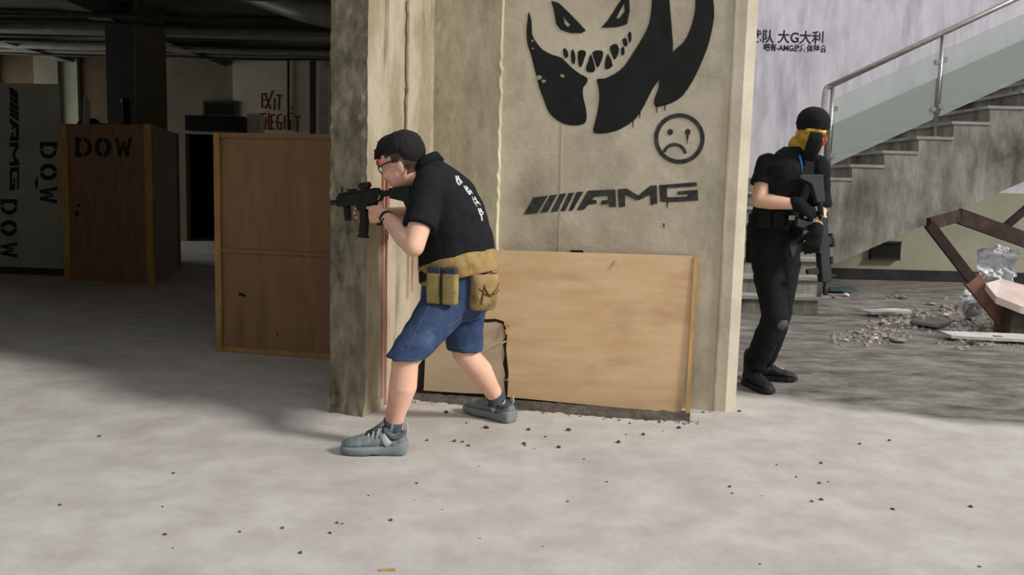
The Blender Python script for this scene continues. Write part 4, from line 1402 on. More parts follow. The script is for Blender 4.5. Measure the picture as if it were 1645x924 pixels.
def rifle(name, muzzle, back, up, label, mag_back=0.05, S_=1.0, grey=False):
    """compact carbine built along its own axis; muzzle at one end, back points to the butt"""
    b = back.normalized()
    u = (up - b * up.dot(b)).normalized()
    s = b.cross(u)
    q = lambda t, z=0.0, y=0.0: muzzle + (b * t + u * z + s * y) * S_
    o = thing(name, muzzle, label, 'rifle')
    bar = lambda m, t0, z0, t1, z1, w, h: m.bar(q(t0, z0), q(t1, z1), w * S_, h * S_, u)
    m = MB().tube([q(0), q(0.004), q(0.04), q(0.045)], [.010 * S_, .0125 * S_, .0125 * S_, .010 * S_], 12)
    m.build('flash_hider', M['gun'], o, smooth=True)
    m = MB().tube([q(0.04), q(0.12)], .008 * S_, 10)
    m.build('barrel', M['gun'], o, smooth=True)
    m = MB()
    bar(m, .065, .0, .215, .0, .046, .05)
    hg = m.build('handguard', M['gun_grey'] if grey else M['gun_poly'], o, bevel=0.006)
    m = MB()
    bar(m, .068, .029, .37, .031, .022, .010)
    for i in range(22):
        bar(m, .075 + i * .0132, .037, .081 + i * .0132, .037, .022, .005)
    m.build('top_rail', M['gun'], o)
    m = MB()
    bar(m, .085, .034, .1, .034, .016, .012)
    bar(m, .088, .05, .097, .05, .008, .04)
    m.build('front_sight', M['gun'], o)
    m = MB()
    m.prism([q(.205, .028, -.02), q(.385, .028, -.02), q(.39, .0, -.02), q(.36, -.03, -.02), q(.30, -.036, -.02), q(.285, -.055, -.02), q(.225, -.055, -.02), q(.21, -.025, -.02)], s * .04 * S_)
    m.build('receiver', M['gun'], o, bevel=0.004)
    m = MB()
    m.prism([q(.232, -.045, -.013), q(.279, -.045, -.013), q(.272, -.11, -.013), q(.256, -.178, -.013), q(.210, -.170, -.013), q(.226, -.11, -.013)], s * .026 * S_)
    mg = m.build('magazine', M['gun_grey'] if grey else M['gun_poly'], o, bevel=0.004)
    m = MB()
    m.prism([q(.256, -.176, -.016), q(.262, -.186, -.016), q(.205, -.178, -.016), q(.209, -.168, -.016)], s * .032 * S_)
    m.build('base_plate', M['gun'], mg)
    m = MB()
    m.prism([q(.315, -.03, -.014), q(.355, -.03, -.014), q(.37, -.07, -.014), q(.392, -.13, -.014), q(.355, -.137, -.014), q(.335, -.08, -.014)], s * .028 * S_)
    m.build('pistol_grip', M['gun_poly'], o, bevel=0.007)
    m = MB().tube([q(.285, -.036), q(.288, -.062), q(.318, -.066), q(.33, -.045)], .003 * S_, 6)
    m.build('trigger_guard', M['gun'], o, smooth=True)
    m = MB().tube([q(.38, .008), q(.54, .008)], .0145 * S_, 12)
    m.build('buffer_tube', M['gun'], o, smooth=True)
    m = MB()
    m.prism([q(.46, .028, -.018), q(.60, .028, -.018), q(.606, -.10, -.018), q(.59, -.105, -.018), q(.555, -.04, -.018), q(.46, -.018, -.018)], s * .036 * S_)
    m.build('stock', M['gun_grey'] if grey else M['gun_poly'], o, bevel=0.005)
    m = MB().tube([q(.235, .058), q(.24, .058), q(.30, .058), q(.305, .058)], [.012 * S_, .015 * S_, .015 * S_, .012 * S_], 14)
    op = m.build('red_dot_sight', M['gun'], o, smooth=True)
    m = MB()
    bar(m, .25, .044, .29, .044, .024, .026)
    m.build('mount', M['gun'], op)
    m = MB()
    bar(m, .11, -.04, .135, -.04, .02, .03)
    m.prism([q(.105, -.028, -.012), q(.14, -.028, -.012), q(.136, -.095, -.012), q(.112, -.095, -.012)], s * .024 * S_)
    m.build('foregrip', M['gun_poly'], o, bevel=0.004)
    m = MB()
    bar(m, .15, .043, .19, .043, .03, .016)
    m.build('laser_box', M['gun_poly'], o, bevel=0.002)
    m = MB()
    m.tube([q(.39, .0, -.03), q(.395, .0, -.015), q(.40, .0, .02), q(.40, -.02, .03)], .004 * S_, 6)
    m.build('sling_loop', M['steel'], o, smooth=True)
    return o, q, b, u, s


# ------------------------------------------------------------------ the aiming shooter in the black polo shirt
foot_mid = FL(690, 690)
man = thing('person', V((P(720, 470, 3.98).x, 3.98, 0)), 'person in black shirt and denim shorts aiming a rifle around the column', 'person')
rf, gq, gb, gu, gs = rifle('rifle', P(533, 326, 4.25), P(652, 309, 3.87) - P(533, 326, 4.25), V((0, 0, 1)), 'short black rifle the shorts wearing person aims past the column')
dt = V((-.94, .34, 0)).normalized()
lt = V((-dt.y, dt.x, 0))
Zv = V((0, 0, 1))
sp = [P(733, 500, 4.0), P(733, 470, 4.0), P(734, 430, 4.0), P(728, 368, 3.99), P(712, 318, 3.98), P(700, 290, 3.98), P(686, 268, 3.98)]
LH, RH = sp[0] + lt * .085 + V((0, 0, .06)), sp[0] - lt * .085 + V((0, 0, .06))
LK, RK = P(652, 576, 3.68), P(746, 566, 4.07)
LA, RA = P(629, 690, 3.72), P(800, 643, 4.22)
LSh, RSh = P(690, 300, 3.85), P(706, 296, 4.13)
LE, RE = P(665, 396, 3.72), P(664, 350, 4.29)
grip = gq(.345, -.075)
LW = grip + gb * .078 + gs * .026 - gu * .012
fore = gq(.195, -.035)
RW = gq(.262, -.075) + gb * .045 - gs * .036
print('lens', (LH - LK).length, (LK - LA).length, (RH - RK).length, (RK - RA).length, (LSh - LE).length, (LE - LW).length, (RSh - RE).length, (RE - RW).length, (LSh - RSh).length)
hc = P(649, 263, 3.97)
hf = V((-.86, .42, -.36))
hu = V((-.34, .1, .93))
bd = MB()
for H, K, A_ in ((LH, LK, LA), (RH, RK, RA)):
    bd.capsule(H, .088, K, .06)
    bd.capsule(K, .058, K.lerp(A_, 0.12), .057)
    back = -dt * .012
    bd.capsule(K + V((0, 0, 0)), .055, K.lerp(A_, .38) + back, .061)
    bd.capsule(K.lerp(A_, .38) + back, .061, K.lerp(A_, .72) + back * .5, .045)
    bd.capsule(K.lerp(A_, .72) + back * .5, .045, A_, .036)
trs = [(.11, .14), (.135, .16), (.125, .155), (.125, .155), (.115, .155), (.09, .14), (.05, .055)]
bd.loft([ring(c, dt, lt, a, b, 24) for c, (a, b) in zip(sp, trs)])
nk0, nk1 = sp[-1] + V((0, 0, -.03)), hc + hf.normalized() * -.03 + V((0, 0, -.07))
bd.capsule(nk0, .062, nk1, .058)
for Sh, El, Wr in ((LSh, LE, LW), (RSh, RE, RW)):
    bd.capsule(Sh, .062, Sh.lerp(El, .5), .053)
    bd.capsule(Sh.lerp(El, .5), .053, El, .045)
    bd.capsule(El, .045, El.lerp(Wr, .3), .047)
    bd.capsule(El.lerp(Wr, .3), .047, Wr, .027)
hq, hl = head(bd, hc, hf, hu, 1.05)
hand(bd, LW, -gb + gu * .05, -gs, gu, [(.25, .5, .4), (.9, 1.25, .7), (1.0, 1.3, .7), (1.1, 1.3, .7)], [(.75, .45, .5), (.9, .1, .45), (.9, -.1, .4)])
hand(bd, RW, -gb, gs, gu, [(.45, 1.1, .6), (.55, 1.1, .6), (.6, 1.1, .6), (.65, 1.1, .6)], [(.5, .8, -.1), (.85, .5, 0), (.95, .2, .1)], .96)
for A_, toe in ((LA, FL(556, 727)), (RA, FL(752, 660))):
    t_ = V((toe.x, toe.y, .04))
    bd.capsule(A_, .037, A_ + V((0, 0, -.045)), .030)
    bd.capsule(V((A_.x, A_.y, .05)), .028, V((A_.x, A_.y, .045)).lerp(t_, .7), .026)


def scalp(c, n):
    r = c - hc
    f_ = hf.normalized()
    u_ = (hu - f_ * hu.dot(f_)).normalized()
    a, b, d = r.dot(f_), r.dot(u_), abs(r.dot(f_.cross(u_)))
    if r.length > .16 or d > .0835:
        return 0
    if b > .006 and a < .05 - .2 * max(0, .06 - b) and d < .2 and not (a > .012 and b < .04):
        return 1
    if a < -.03 and b > -.06:
        return 1
    return 0


body = soft(bd, 'body', M['skin'], man, .0042, 3, None, None, [M['skin'], M['scalp']], scalp)
for d in (-1, 1):
    MB().ell(hq(.077, .006, .031 * d), V((.0125, 0, 0)), V((0, .0125, 0)), V((0, 0, .0125))).build('eye', M['eye'], body, smooth=True)
hf_ = hf.normalized()
hu_ = (hu - hf_ * hu.dot(hf_)).normalized()
hm = MB()
E = lambda a, b, d, ra, rb, rd: hm.ell(hq(a, b, d), hf_ * ra * 1.05, hl * rd * 1.05, hu_ * rb * 1.05, n=12, m=18)
E(-.016, .062, 0, .098, .078, .080)
E(.03, .09, 0, .068, .052, .066)
E(.068, .085, 0, .04, .034, .052)
E(-.045, .046, 0, .07, .08, .076)
for i in range(60):
    a, d = random.uniform(-.09, .095), random.uniform(-.055, .055)
    z = .062 + .078 * math.sqrt(max(0, 1 - (a / .12) ** 2 - (d / .09) ** 2)) * .95
    p = hq(a, z - .01, d)
    tip = p + hf_ * (.006 + .008 * random.random()) * (1 if a > 0 else .3) + hu_ * .02 * random.random() + hl * random.uniform(-.01, .01)
    hm.capsule(p, .007, tip, .003, 6)
for i in range(12):
    d = -.05 + .1 * i / 11
    p = hq(.088, .075, d)
    hm.capsule(p, .009, hq(.1 + .005 * random.random(), .054 + .01 * random.random(), d * .95), .004, 6)
soft(hm, 'hair', M['hair'], man, .004, 1, lambda c, n: .002 * noise.noise(c * 120))
# spectacles
gl = thing('spectacles', hq(.1, .01), 'x', 'x')
bpy.data.objects.remove(gl)
gm = MB()
for d in (-1, 1):
    gm.tube([hq(.094, .016, .058 * d), hq(.05, .018, .073 * d), hq(0, .014, .079 * d), hq(-.03, -.002, .078 * d)], .0035, 8)
    rim = [hq(.102 - abs(.034 + .024 * math.cos(t)) * .14, .008 + .017 * math.sin(t), (.034 + .024 * math.cos(t)) * d) for t in [2 * math.pi * i / 18 for i in range(19)]]
    gm.tube(rim, .003, 6)
gm.tube([hq(.103, .012, -.01), hq(.106, .014, 0), hq(.103, .012, .01)], .0025, 6)
spx = gm.build('spectacles', M['lens'], man, smooth=True)

# shirt
sm_ = MB()
fo = lambda k: (dt - Zv * k).normalized()
srg = [(P(733, 436, 4.0), fo(.42), .168, .206), (P(733, 400, 4.0), fo(.2), .164, .198), (sp[3], fo(.2), .160, .196), (P(721, 341, 3.985), fo(.3), .152, .196), (sp[4], fo(.42), .140, .196), (P(706, 303, 3.98), fo(.5), .122, .190), (sp[5], fo(.6), .10, .165), (P(692, 277, 3.98), fo(.7), .078, .105), (P(686, 269, 3.98), fo(.75), .066, .075)]
sm_.loft([ring(c, f_, lt, a, b, 32) for c, f_, a, b in srg])
for Sh, El, w in ((LSh, LE, 1), (RSh, RE, 1)):
    a, b = Sh, Sh.lerp(El, .68)
    d = (b - a).normalized()
    sm_.capsule(Sh - d * .02, .075, Sh.lerp(El, .3), .072)
    s1 = d.cross(V((.2, .9, .1))).normalized()
    s2 = d.cross(s1)
    sm_.loft([ring(Sh.lerp(El, t), s1, s2, r, r, 20, 2) for t, r in ((0, .074), (.25, .073), (.45, .073), (.68, .075))])


def tee_fold(c, n):
    t = (c - sp[2]).dot(V((-.3, 0, 1)))
    low = max(0, 1 - t / .45)
    return (.007 * low + .003) * noise.noise(V((c.x * 7, c.y * 7, c.z * 17))) + .004 * noise.noise(V((c.x * 13 + c.z * 9, c.y * 13, c.z * 8 - c.x * 11)))


shirt = soft(sm_, 'shirt', M['tee'], man, .006, 4, tee_fold)
cl = MB()
cc_, cf_ = P(687, 267, 3.98), fo(.8)
cu_ = lt.cross(cf_)
if cu_.z < 0:
    cu_ = -cu_
cl.loft([ring(cc_ - cu_ * .012, cf_, lt, .078, .088, 28, 2), ring(cc_ + cu_ * .025 - cf_ * .004, cf_, lt, .072, .078, 28, 2), ring(cc_ + cu_ * .028 - cf_ * .004, cf_, lt, .064, .07, 28, 2), ring(cc_ - cu_ * .012, cf_, lt, .064, .074, 28, 2)])
cl.build('collar', M['cuff'], shirt, smooth=True)
# white characters down the back: brush strokes laid over the cloth
dgv = bpy.context.evaluated_depsgraph_get()
from mathutils.bvhtree import BVHTree


def bvh_of(o):
    me = o.data
    base = BASE[o.name]
    return BVHTree.FromPolygons([v.co + base for v in me.vertices], [tuple(p.vertices) for p in me.polygons])


tb = bvh_of(shirt)


def on_cloth(px, py):
    d = ray(px, py).normalized()
    h, n, i, dd = tb.ray_cast(EYE, d)
    return (h, n) if h else (None, None)


GL = [[[(732, 283), (734, 293), (738, 298)], [(735, 283), (739, 292), (740, 296)], [(740, 290), (743, 294)], [(733, 289), (736, 288)]],
      [[(745, 299), (749, 306), (754, 313)], [(748, 299), (752, 305)], [(747, 305), (751, 302)], [(750, 309), (755, 306), (758, 312)], [(754, 313), (755, 308)]],
      [[(758, 316), (761, 325), (766, 332)], [(762, 316), (765, 323), (768, 328)], [(760, 321), (764, 319)], [(763, 327), (767, 324), (771, 330)]],
      [[(768, 335), (770, 342), (773, 348), (774, 355)], [(771, 335), (773, 341), (776, 342)], [(769, 340), (773, 338)], [(772, 346), (775, 344)]]]
for ch in GL:
    wm_ = MB()
    for st in ch:
        pts = []
        for (xa, ya), (xb, yb) in zip(st[:-1], st[1:]):
            for k in range(5):
                h, n = on_cloth(xa + (xb - xa) * k / 5, ya + (yb - ya) * k / 5)
                if h:
                    pts.append((h, n))
        h, n = on_cloth(*st[-1])
        if h:
            pts.append((h, n))
        if len(pts) > 1:
            wm_.tube([h + n * .001 for h, n in pts], .0042, 8, 0.5)
    if wm_.v:
        wm_.build('white_character', M['white_print'], shirt, smooth=True)

# shorts
pm = MB()
pm.loft([ring(P(736, 428, 4.0), fo(.2), lt, .145, .18, 28), ring(P(735, 462, 4.0), fo(.1), lt, .155, .185, 28), ring(P(733, 492, 4.0), dt, lt, .15, .18, 28), ring(P(731, 512, 4.0), dt, lt, .11, .15, 28)])


def leg_cloth(H, K, r0, r1, ext):
    d = (K - H).normalized()
    s1 = d.cross(lt).normalized()
    s2 = d.cross(s1)
    h1, h2 = V((1, 0, -.05)).normalized(), V((0, 1, 0))
    if s1.dot(h1) < 0:
        h1 = -h1
    if s2.dot(h2) < 0:
        h2 = -h2
    if abs(s1.dot(V((1, 0, 0)))) < abs(s2.dot(V((1, 0, 0)))):
        h1, h2 = V((0, 1, 0)) * (1 if s1.y > 0 else -1), V((1, 0, -.05)).normalized() * (1 if s2.x > 0 else -1)
    rr = []
    for t in (-.15, .1, .3, .5, .7, .9, ext):
        w = max(0, min(1, (t - .3) / .55))
        r = r0 + (r1 - r0) * max(0, t)
        rr.append(ring(H.lerp(K, t), s1.lerp(h1, w).normalized(), s2.lerp(h2, w).normalized(), r, r, 24, 2))
    pm.loft(rr)


leg_cloth(LH, LK, .108, .088, 1.0)
leg_cloth(RH, RK, .108, .083, .96)


def jean(c, n):
    return .006 * noise.noise(V((c.x * 10 + c.z * 6, c.y * 8, c.z * 16 - c.x * 8))) + .003 * noise.noise(c * 30)


shorts = soft(pm, 'shorts', M['denim'], man, .006, 3, jean)
sb = bvh_of(shorts)
for (pts) in ([(706, 500), (708, 520), (718, 526), (735, 514), (748, 505)], [(690, 490), (668, 530), (650, 575)], [(738, 520), (744, 545), (752, 562)], [(626, 572), (650, 578), (682, 579)], [(720, 556), (740, 560), (766, 553)]):
    tmp = []
    for (xa, ya), (xb, yb) in zip(pts[:-1], pts[1:]):
        for k in range(6):
            h, n, i, dd = sb.ray_cast(EYE, ray(xa + (xb - xa) * k / 6, ya + (yb - ya) * k / 6).normalized())
            if h and (not tmp or (h - tmp[-1]).length < .06):
                tmp.append(h + n * .0006)
    if len(tmp) > 2:
        MB().tube(tmp, .0016, 6).build('seam', M['denim_seam'], shorts, smooth=True)

# belt with pouches
bl = MB()
bf, bc = fo(.27), P(737, 428, 4.0)
bu = lt.cross(bf)
if bu.z < 0:
    bu = -bu
bl.loft([ring(bc - bu * .055, bf, lt, .168, .204, 40), ring(bc - bu * .03, bf, lt, .172, .208, 40), ring(bc + bu * .03, bf, lt, .172, .208, 40), ring(bc + bu * .048, bf, lt, .166, .2, 40)])
belt = bl.build('belt', M['tan'], man, bevel=.004, smooth=True)


def pouch_frame(px, py, Y, out):
    c = P(px, py, Y)
    n = out.normalized()
    r = Zv.cross(n).normalized()
    return c, r, n


c, r, n = pouch_frame(711, 460, 3.775, lt * .95 - dt * .05)
for k_, x in enumerate((-.037, .036)):
    m_ = MB()
    cx = c + r * x
    m_.loft([ring(cx + Zv * z, r, n, w, t_, 20, 4) for z, w, t_ in ((-.078, .030, .018), (-.07, .034, .023), (.0, .0345, .026), (.05, .0345, .024), (.056, .034, .023))])
    po = m_.build('magazine_pouch', M['olive'], belt, smooth=False, bevel=.003, label='olive tan magazine pouch')
    m_ = MB()
    m_.loft([ring(cx + Zv * z, r, n, w, t_, 20, 5) for z, w, t_ in ((.03, .031, .019), (.079, .031, .019), (.084, .028, .016))])
    m_.build('spare_magazine', M['navy_mag'], belt, bevel=.002, label='dark spare magazine in a pouch')
m_ = MB()
m_.bar(c - Zv * .08 + n * .025, c + Zv * .085 + n * .022, .006, .004, n)
m_.build('bungee_cord', M['black_void'], belt)
c, r, n = pouch_frame(776, 466, 3.865, lt * .6 - dt * .8)
m_ = MB()
oute = [(-.088, .05, .03), (-.08, .062, .04), (-.03, .066, .046), (.03, .066, .05), (.075, .068, .052)]
inn = [(.075, .063, .047), (.03, .06, .044), (-.02, .055, .04)]
m_.loft([ring(c + Zv * z, r, n, w, t_, 28, 2.6) for z, w, t_ in oute] + [ring(c + Zv * z, r, n, w, t_, 28, 2.6) for z, w, t_ in inn])
dump = m_.build('dump_pouch', M['tan_camo'], belt, smooth=True, label='open camouflage dump pouch')
m_ = MB()
f4 = lambda x, z, o=0: c + r * x + Zv * z + n * (.052 * math.sqrt(max(.05, 1 - (x / .075) ** 2)) + o)
m_.tube([f4(-.035, -.06), f4(-.03, -.02), f4(-.022, .03), f4(-.02, .012), f4(.0, -.018), f4(.02, -.012), f4(.045, .008), f4(.062, .03)], .0028, 6)
m_.tube([f4(-.045, .012), f4(-.02, -.012), f4(.01, -.024), f4(.05, -.01), f4(.066, .004)], .0022, 6)
m_.build('drawcord', M['brown_lace'], belt, smooth=True)

# socks, shoes, watch
for A_, K, heel, toe, dd in ((LA, LK, FL(653, 729), FL(549, 728), 1), (RA, RK, FL(823, 680), FL(750, 660), 1)):
    up_ = A_.lerp(K, .13)
    m_ = MB()
    d = (up_ - A_).normalized()
    s1 = d.cross(V((0, 1, 0))).normalized()
    s2 = d.cross(s1)
    g_ = V((A_.x, A_.y, .07))
    m_.loft([ring(g_, V((1, 0, 0)), V((0, 1, 0)), .056, .043, 20, 2), ring(V((A_.x, A_.y, .04)).lerp(A_, .6), V((1, 0, 0)), V((0, 1, 0)), .052, .044, 20, 2), ring(A_ - d * .0, s1, s2, .044, .042, 20, 2), ring(up_, s1, s2, .043, .043, 20, 2), ring(up_, s1, s2, .039, .039, 20, 2), ring(A_, s1, s2, .036, .036, 20, 2)])
    so_ = m_.build('sock', M['sock'], man, smooth=True)
    p = A_.lerp(up_, .45) + V((.004, -.0435, 0))
    MB().bar(p - d * .022, p + d * .024, .010, .002, (0, 1, 0)).build('sock_mark', M['pale_grey'], so_)
    sneaker(man, heel, toe, A_, dd)
wd = (LE - LW).normalized()
wc = LW + wd * .035
s1 = wd.cross(Zv).normalized()
s2 = wd.cross(s1)
m_ = MB()
m_.loft([ring(wc - wd * .009, s1, s2, .0325, .0325, 20, 2), ring(wc + wd * .009, s1, s2, .0335, .0335, 20, 2), ring(wc + wd * .009, s1, s2, .026, .026, 20, 2), ring(wc - wd * .009, s1, s2, .026, .026, 20, 2)])
wt = m_.build('watch', M['gun'], man, smooth=True)
m_ = MB().tube([wc - V((0, .032, .012)), wc - V((0, .042, .016))], .017, 16)
m_.build('watch_case', M['gun'], wt, smooth=True)
# ------------------------------------------------------------------ the masked person by the wall end
mk = thing('person', V((P(1225, 600, 5.2).x, 5.2, 0)), 'person in black with yellow face covering and cap, rifle held muzzle down', 'person')
d2 = V((.62, -.78, 0)).normalized()
l2 = V((-d2.y, d2.x, 0))
r2, q2, b2, u2, s2_ = rifle('rifle', P(1326, 474, 4.93), P(1311, 274, 4.99) - P(1326, 474, 4.93), V((1, .25, 0)), 'black and grey rifle hanging muzzle down before the masked person', S_=1.14, grey=True)
sp2 = [P(1246, 392, 5.2), P(1246, 366, 5.2), P(1250, 340, 5.19), P(1262, 300, 5.16), P(1270, 268, 5.14), P(1276, 250, 5.14), P(1282, 236, 5.13)]
RSh, LSh = P(1233, 264, 5.12), P(1314, 268, 5.14)
RE, LE = P(1219, 322, 5.06), P(1316, 335, 5.14)
RW = P(1282, 329, 4.98)
LW = P(1311, 372, 4.90)
hc = P(1304, 212, 5.08)
hf = V((-.03, -.97, -.22))
hu = V((.06, -.2, .98))
RH, LH = sp2[0] - l2 * .085, sp2[0] + l2 * .085
RK, LK = P(1246, 512, 4.98), P(1252, 500, 5.12)
RA, LA = P(1208, 595, 5.12), P(1226, 588, 5.32)
print('mk', (RH - RK).length, (RK - RA).length, (LH - LK).length, (LK - LA).length, (RSh - RE).length, (RE - RW).length, (LSh - LE).length, (LE - LW).length, (RSh - LSh).length)
bd = MB()
for H, K, A_ in ((LH, LK, LA), (RH, RK, RA)):
    bd.capsule(H, .08, K, .055)
    bd.capsule(K, .053, K.lerp(A_, .38) - d2 * .01, .056)
    bd.capsule(K.lerp(A_, .38) - d2 * .01, .056, A_, .036)
trs = [(.10, .135), (.11, .145), (.105, .14), (.11, .15), (.10, .15), (.08, .13), (.05, .055)]
bd.loft([ring(c, d2, l2, a, b, 24) for c, (a, b) in zip(sp2, trs)])
bd.capsule(sp2[-1] - V((0, 0, .03)), .058, hc + V((-.02, .02, -.07)), .055)
for Sh, El, Wr in ((LSh, LE, LW), (RSh, RE, RW)):
    bd.capsule(Sh, .05, Sh.lerp(El, .5), .048)
    bd.capsule(Sh.lerp(El, .5), .05, El, .044)
    bd.capsule(El, .044, El.lerp(Wr, .3), .045)
    bd.capsule(El.lerp(Wr, .3), .045, Wr, .028)
hq, hl = head(bd, hc, hf, hu, .98)
rf_ = (q2(.33, -.05) - RW)
curl = [(.55, .8, .5), (.8, 1.1, .6), (.9, 1.1, .6), (.95, 1.1, .6)]
RHf, RHn, RHt = rf_, V((.15, -.35, -.9)) * -1 + V((0, .6, 0)), V((.3, -.8, .3))
hand(bd, RW, V((.8, -.25, -.5)), V((-.3, .8, -.5)), V((.5, .2, .75)), curl, [(.7, .6, .3), (.8, .3, .5), (.8, .1, .6)])
hand(bd, LW, V((-.25, -.35, -.9)), V((.3, .85, -.3)), V((-.8, .1, .3)), curl, [(.6, .7, .3), (.6, .4, .6), (.5, .2, .8)])
for A_, toe in ((LA, FL(1266, 607)), (RA, FL(1226, 628))):
    t_ = V((toe.x, toe.y, .04))
    bd.capsule(V((A_.x, A_.y, .055)), .034, V((A_.x, A_.y, .045)).lerp(t_, .7), .026)
body2 = soft(bd, 'body', M['skin'], mk, .0045, 3)
hf_ = hf.normalized()
hu_ = (hu - hf_ * hu.dot(hf_)).normalized()
for d in (-1, 1):
    MB().ell(hq(.077, .006, .031 * d), V((.0125, 0, 0)), V((0, .0125, 0)), V((0, 0, .0125))).build('eye', M['eye'], body2, smooth=True)
# cap
hm = MB()
hm.ell(hq(-.006, .062), hf_ * .108, hl * .092, hu_ * .082, n=14, m=22)
hm.ell(hq(-.03, .035), hf_ * .09, hl * .084, hu_ * .075, n=14, m=22)
cap = soft(hm, 'cap', M['black_cloth'], mk, .005, 3, folds(.002, 40))
bm_ = MB()
bm_.loft([ring(hq(-.004, .040) - hu_ * z, hf_, hl, .102 + e, .088 + e, 26, 2) for z, e in ((-.012, .002), (-.008, .005), (.008, .005), (.012, .002))])
bm_.build('cap_band', M['cuff'], cap, smooth=True)
# gaiter with painted muzzle
gm = MB()
gm.ell(hq(.022, -.03), hf_ * .086, hl * .083, hu_ * .078, n=14, m=20)
gm.ell(hq(.045, -.075), hf_ * .058, hl * .06, hu_ * .05)
gm.capsule(hq(.088, .01), .014, hq(.112, -.025), .018)
gm.capsule(hq(.01, -.07), .064, sp2[-1] + V((.01, -.012, .004)), .071)


def gait(c, n):
    r = c - hc
    d, b, a = r.dot(hl), r.dot(hu_), r.dot(hf_)
    if d > .034 and b > -.16 and b < .005:
        return 1 if noise.noise(c * 26) > -.2 else 0
    if b < -.10 and noise.noise(c * 18 + V((3, 0, 0))) > .2:
        return 1
    return 0


gaiter = soft(gm, 'face_gaiter', M['mask_yellow'], mk, .005, 3, folds(.003, 30), 'yellow and red face gaiter', [M['mask_yellow'], M['mask_red']], gait)
pm = MB()
pts = [hq(.112, .012, -.008), hq(.128, -.03, -.01), hq(.122, -.075, -.014), hq(.105, -.12, -.018), hq(.1, -.15, -.02)]
pm.tube(pts, [.034, .042, .042, .04, .034], 14, 0.42, up=hu_)
pm.build('mask_panel', M['black_cloth'], gaiter, smooth=True, label='black muzzle panel')
gg = MB()
gg.loft([[hq(.118 - 1.6 * (d ** 2) * 9 * .8 + e, .012 + z, d) for d, z in [(-.06 + .12 * i / 12, .022 - .004 * abs(i - 6) / 6) for i in range(13)] + [(.06 - .12 * i / 12, -.02 + .012 * (1 - min(1, abs(i - 6) / 2))) for i in range(13)]] for e in (-.012, 0)])
gg.build('goggles', M['gold_lens'], mk, smooth=True, label='gold mirrored goggles')

# shirt
sm_ = MB()
srg = [(P(1246, 352, 5.2), .128, .165), (sp2[2], .130, .166), (P(1256, 318, 5.17), .138, .174), (sp2[3], .140, .182), (P(1267, 280, 5.15), .134, .188), (sp2[4], .118, .182), (sp2[5], .094, .14), (sp2[6], .072, .085)]
sm_.loft([ring(c, d2, l2, a, b, 30) for c, a, b in srg])
for Sh, El, e_ in ((RSh, RE, .58), (LSh, LE, .98)):
    d = (El - Sh).normalized()
    s1 = d.cross(V((.2, .9, .1))).normalized()
    s2 = d.cross(s1)
    sm_.capsule(Sh, .068, Sh.lerp(El, .25), .067)
    sm_.loft([ring(Sh.lerp(El, t), s1, s2, r, r, 20, 2) for t, r in ((.0, .066), (.3, .066), (e_, .072))])
tee2 = soft(sm_, 'shirt', M['black_cloth'], mk, .006, 4, lambda c, n: .006 * noise.noise(V((c.x * 9 + c.z * 7, c.y * 9, c.z * 15))) + .002 * noise.noise(c * 30))
# trousers
pm = MB()
pm.loft([ring(P(1247, 350, 5.2), d2, l2, .128, .165, 28), ring(P(1246, 375, 5.2), d2, l2, .135, .17, 28), ring(P(1246, 398, 5.2), d2, l2, .13, .165, 28), ring(P(1246, 412, 5.19), d2, l2, .09, .13, 28)])
for H, K, A_ in ((LH, LK, LA), (RH, RK, RA)):
    d = (K - H).normalized()
    s1 = d.cross(l2).normalized()
    s2 = d.cross(s1)
    pm.loft([ring(H.lerp(K, t), s1, s2, r, r, 24, 2) for t, r in ((-.05, .098), (.2, .102), (.5, .094), (.8, .08), (1.0, .074))])
    pm.ell(K, V((.076, 0, 0)), V((0, .076, 0)), V((0, 0, .08)))
    d = (A_ - K).normalized()
    s1 = d.cross(l2).normalized()
    s2 = d.cross(s1)
    pm.loft([ring(K.lerp(A_, t), s1, s2, r, r, 24, 2) for t, r in ((-.02, .074), (.3, .077), (.6, .072), (.86, .064), (.92, .058))])
kn_ = RK + V((.03, -.068, -.03))
tr_ = soft(pm, 'trousers', M['black_cloth'], mk, .006, 3, lambda c, n: .008 * noise.noise(V((c.x * 9 + c.z * 6, c.y * 9, c.z * 15 - c.x * 6))) + .003 * noise.noise(c * 28), None, [M['black_cloth'], M['mud']], lambda c, n: 1 if (c - kn_).length < .034 + .02 * noise.noise(c * 30) else 0)
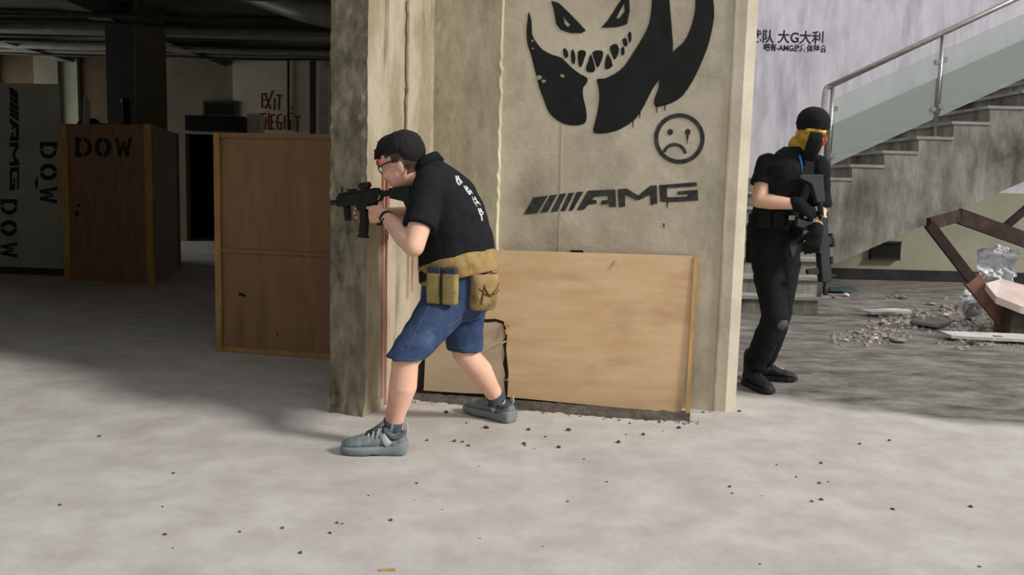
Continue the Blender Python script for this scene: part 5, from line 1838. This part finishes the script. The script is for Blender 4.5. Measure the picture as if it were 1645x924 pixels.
# boots
for A_, heel, toe in ((RA, FL(1192, 612), FL(1232, 630)), (LA, FL(1214, 604), FL(1270, 608))):
    x = toe - heel
    x.z = 0
    Lb = x.length
    sc_ = max(Lb, .27)
    x.normalize()
    y = V((-x.y, x.x, 0))
    h0 = V((A_.x, A_.y, 0)) - x * .07
    q = lambda a, b, z: h0 + x * a * sc_ + y * b + Zv * z
    m_ = MB()
    rg = []
    for a, w, z1 in ((0, .022, .07), (.05, .034, .1), (.2, .038, .115), (.4, .04, .105), (.6, .046, .08), (.8, .046, .068), (.93, .036, .055), (1, .016, .04)):
        rg.append([q(a, w * math.cos(t), .02 + (z1 - .02) / 2 + (z1 - .02) / 2 * math.sin(t)) for t in [2 * math.pi * j / 16 for j in range(16)]])
    m_.loft(rg)
    m_.capsule(V((A_.x, A_.y, .07)), .05, A_ + Zv * .09, .054)
    bt_ = soft(m_, 'boot', M['boot'], mk, .005, 3, folds(.002, 40))
    m_ = MB()
    rg = []
    for a, w, z0 in ((-.02, .02, .008), (.04, .037, 0.001), (.2, .041, 0.001), (.4, .043, 0.001), (.6, .05, 0.001), (.8, .05, .001), (.95, .038, .006), (1.03, .018, .014)):
        rg.append([q(a, -w, .032), q(a, -w, z0 + .004), q(a, -w * .9, z0), q(a, w * .9, z0), q(a, w, z0 + .004), q(a, w, .032)])
    m_.loft(rg)
    m_.build('sole', M['boot'], bt_, bevel=.003)
    for i in range(4):
        a = .36 + .08 * i
        z = .118 - .013 * i
        MB().tube([q(a, -.034, z - .02), q(a, 0, z + .004), q(a, .034, z - .02)], .0035, 6).build('lace', M['cuff'], bt_, smooth=True)
# gloves
for W_, args in ((RW, (V((.8, -.25, -.5)), V((-.3, .8, -.5)), V((.5, .2, .75)))), (LW, (V((-.25, -.35, -.9)), V((.3, .85, -.3)), V((-.8, .1, .3))))):
    m_ = MB()
    hand(m_, W_, *args, curl, [(.7, .6, .3), (.8, .3, .5), (.8, .1, .6)] if W_ is RW else [(.6, .7, .3), (.6, .4, .6), (.5, .2, .8)], 1.0)
    f_ = args[0].normalized()
    m_.capsule(W_ - f_ * .02, .034, W_ + f_ * .02, .036)
    soft(m_, 'glove', M['black_cloth'], mk, .0045, 2, lambda c, n: .0035)
# belt, holster, pouches, zip cord, patch
m_ = MB()
bc = P(1247, 352, 5.2)
m_.loft([ring(bc + Zv * z, d2, l2, a, b, 32) for z, a, b in ((-.028, .135, .172), (-.02, .139, .176), (.02, .139, .176), (.028, .135, .172))])
b2l = m_.build('belt', M['cuff'], mk, smooth=True)


def box_pouch(name, px, py, Y, w, h, t, nrm, m, par):
    c, r, n = pouch_frame(px, py, Y, nrm)
    mm = MB()
    mm.loft([ring(c + Zv * z, r, n, w * a, t * a, 20, 4) for z, a in ((-h, .85), (-h * .9, 1), (h * .9, 1), (h, .9))])
    return mm.build(name, M[m], par, bevel=.003)


box_pouch('magazine_pouch', 1228, 352, 5.06, .04, .055, .022, V((-.25, -.95, 0)), 'black_cloth', b2l)
box_pouch('magazine_pouch', 1250, 354, 5.04, .035, .055, .022, V((.0, -1, 0)), 'black_cloth', b2l)
box_pouch('utility_pouch', 1280, 366, 5.1, .035, .06, .03, V((.5, -.85, 0)), 'black_cloth', b2l)
box_pouch('holster', 1210, 390, 5.2, .04, .12, .03, V((-.9, -.4, 0)), 'black_cloth', b2l)
c, r, n = pouch_frame(1272, 350, 5.03, V((.3, -.95, 0)))
MB().box(c, .034, .004, .026).build('buckle_patch', M['patch'], b2l, label='small pale patch')
tb2 = bvh_of(tee2)
pts = []
for (x, y) in ((1283, 250), (1285, 255), (1286, 260), (1287, 266), (1287, 272), (1287, 280)):
    h, n, i, dd = tb2.ray_cast(EYE, ray(x, y).normalized())
    if h:
        pts.append(h + n * .004)
if len(pts) > 2:
    MB().tube(pts, [.007, .008, .006, .004, .003, .0025][:len(pts)], 8).build('zip_cord', M['blue_zip'], tee2, smooth=True)
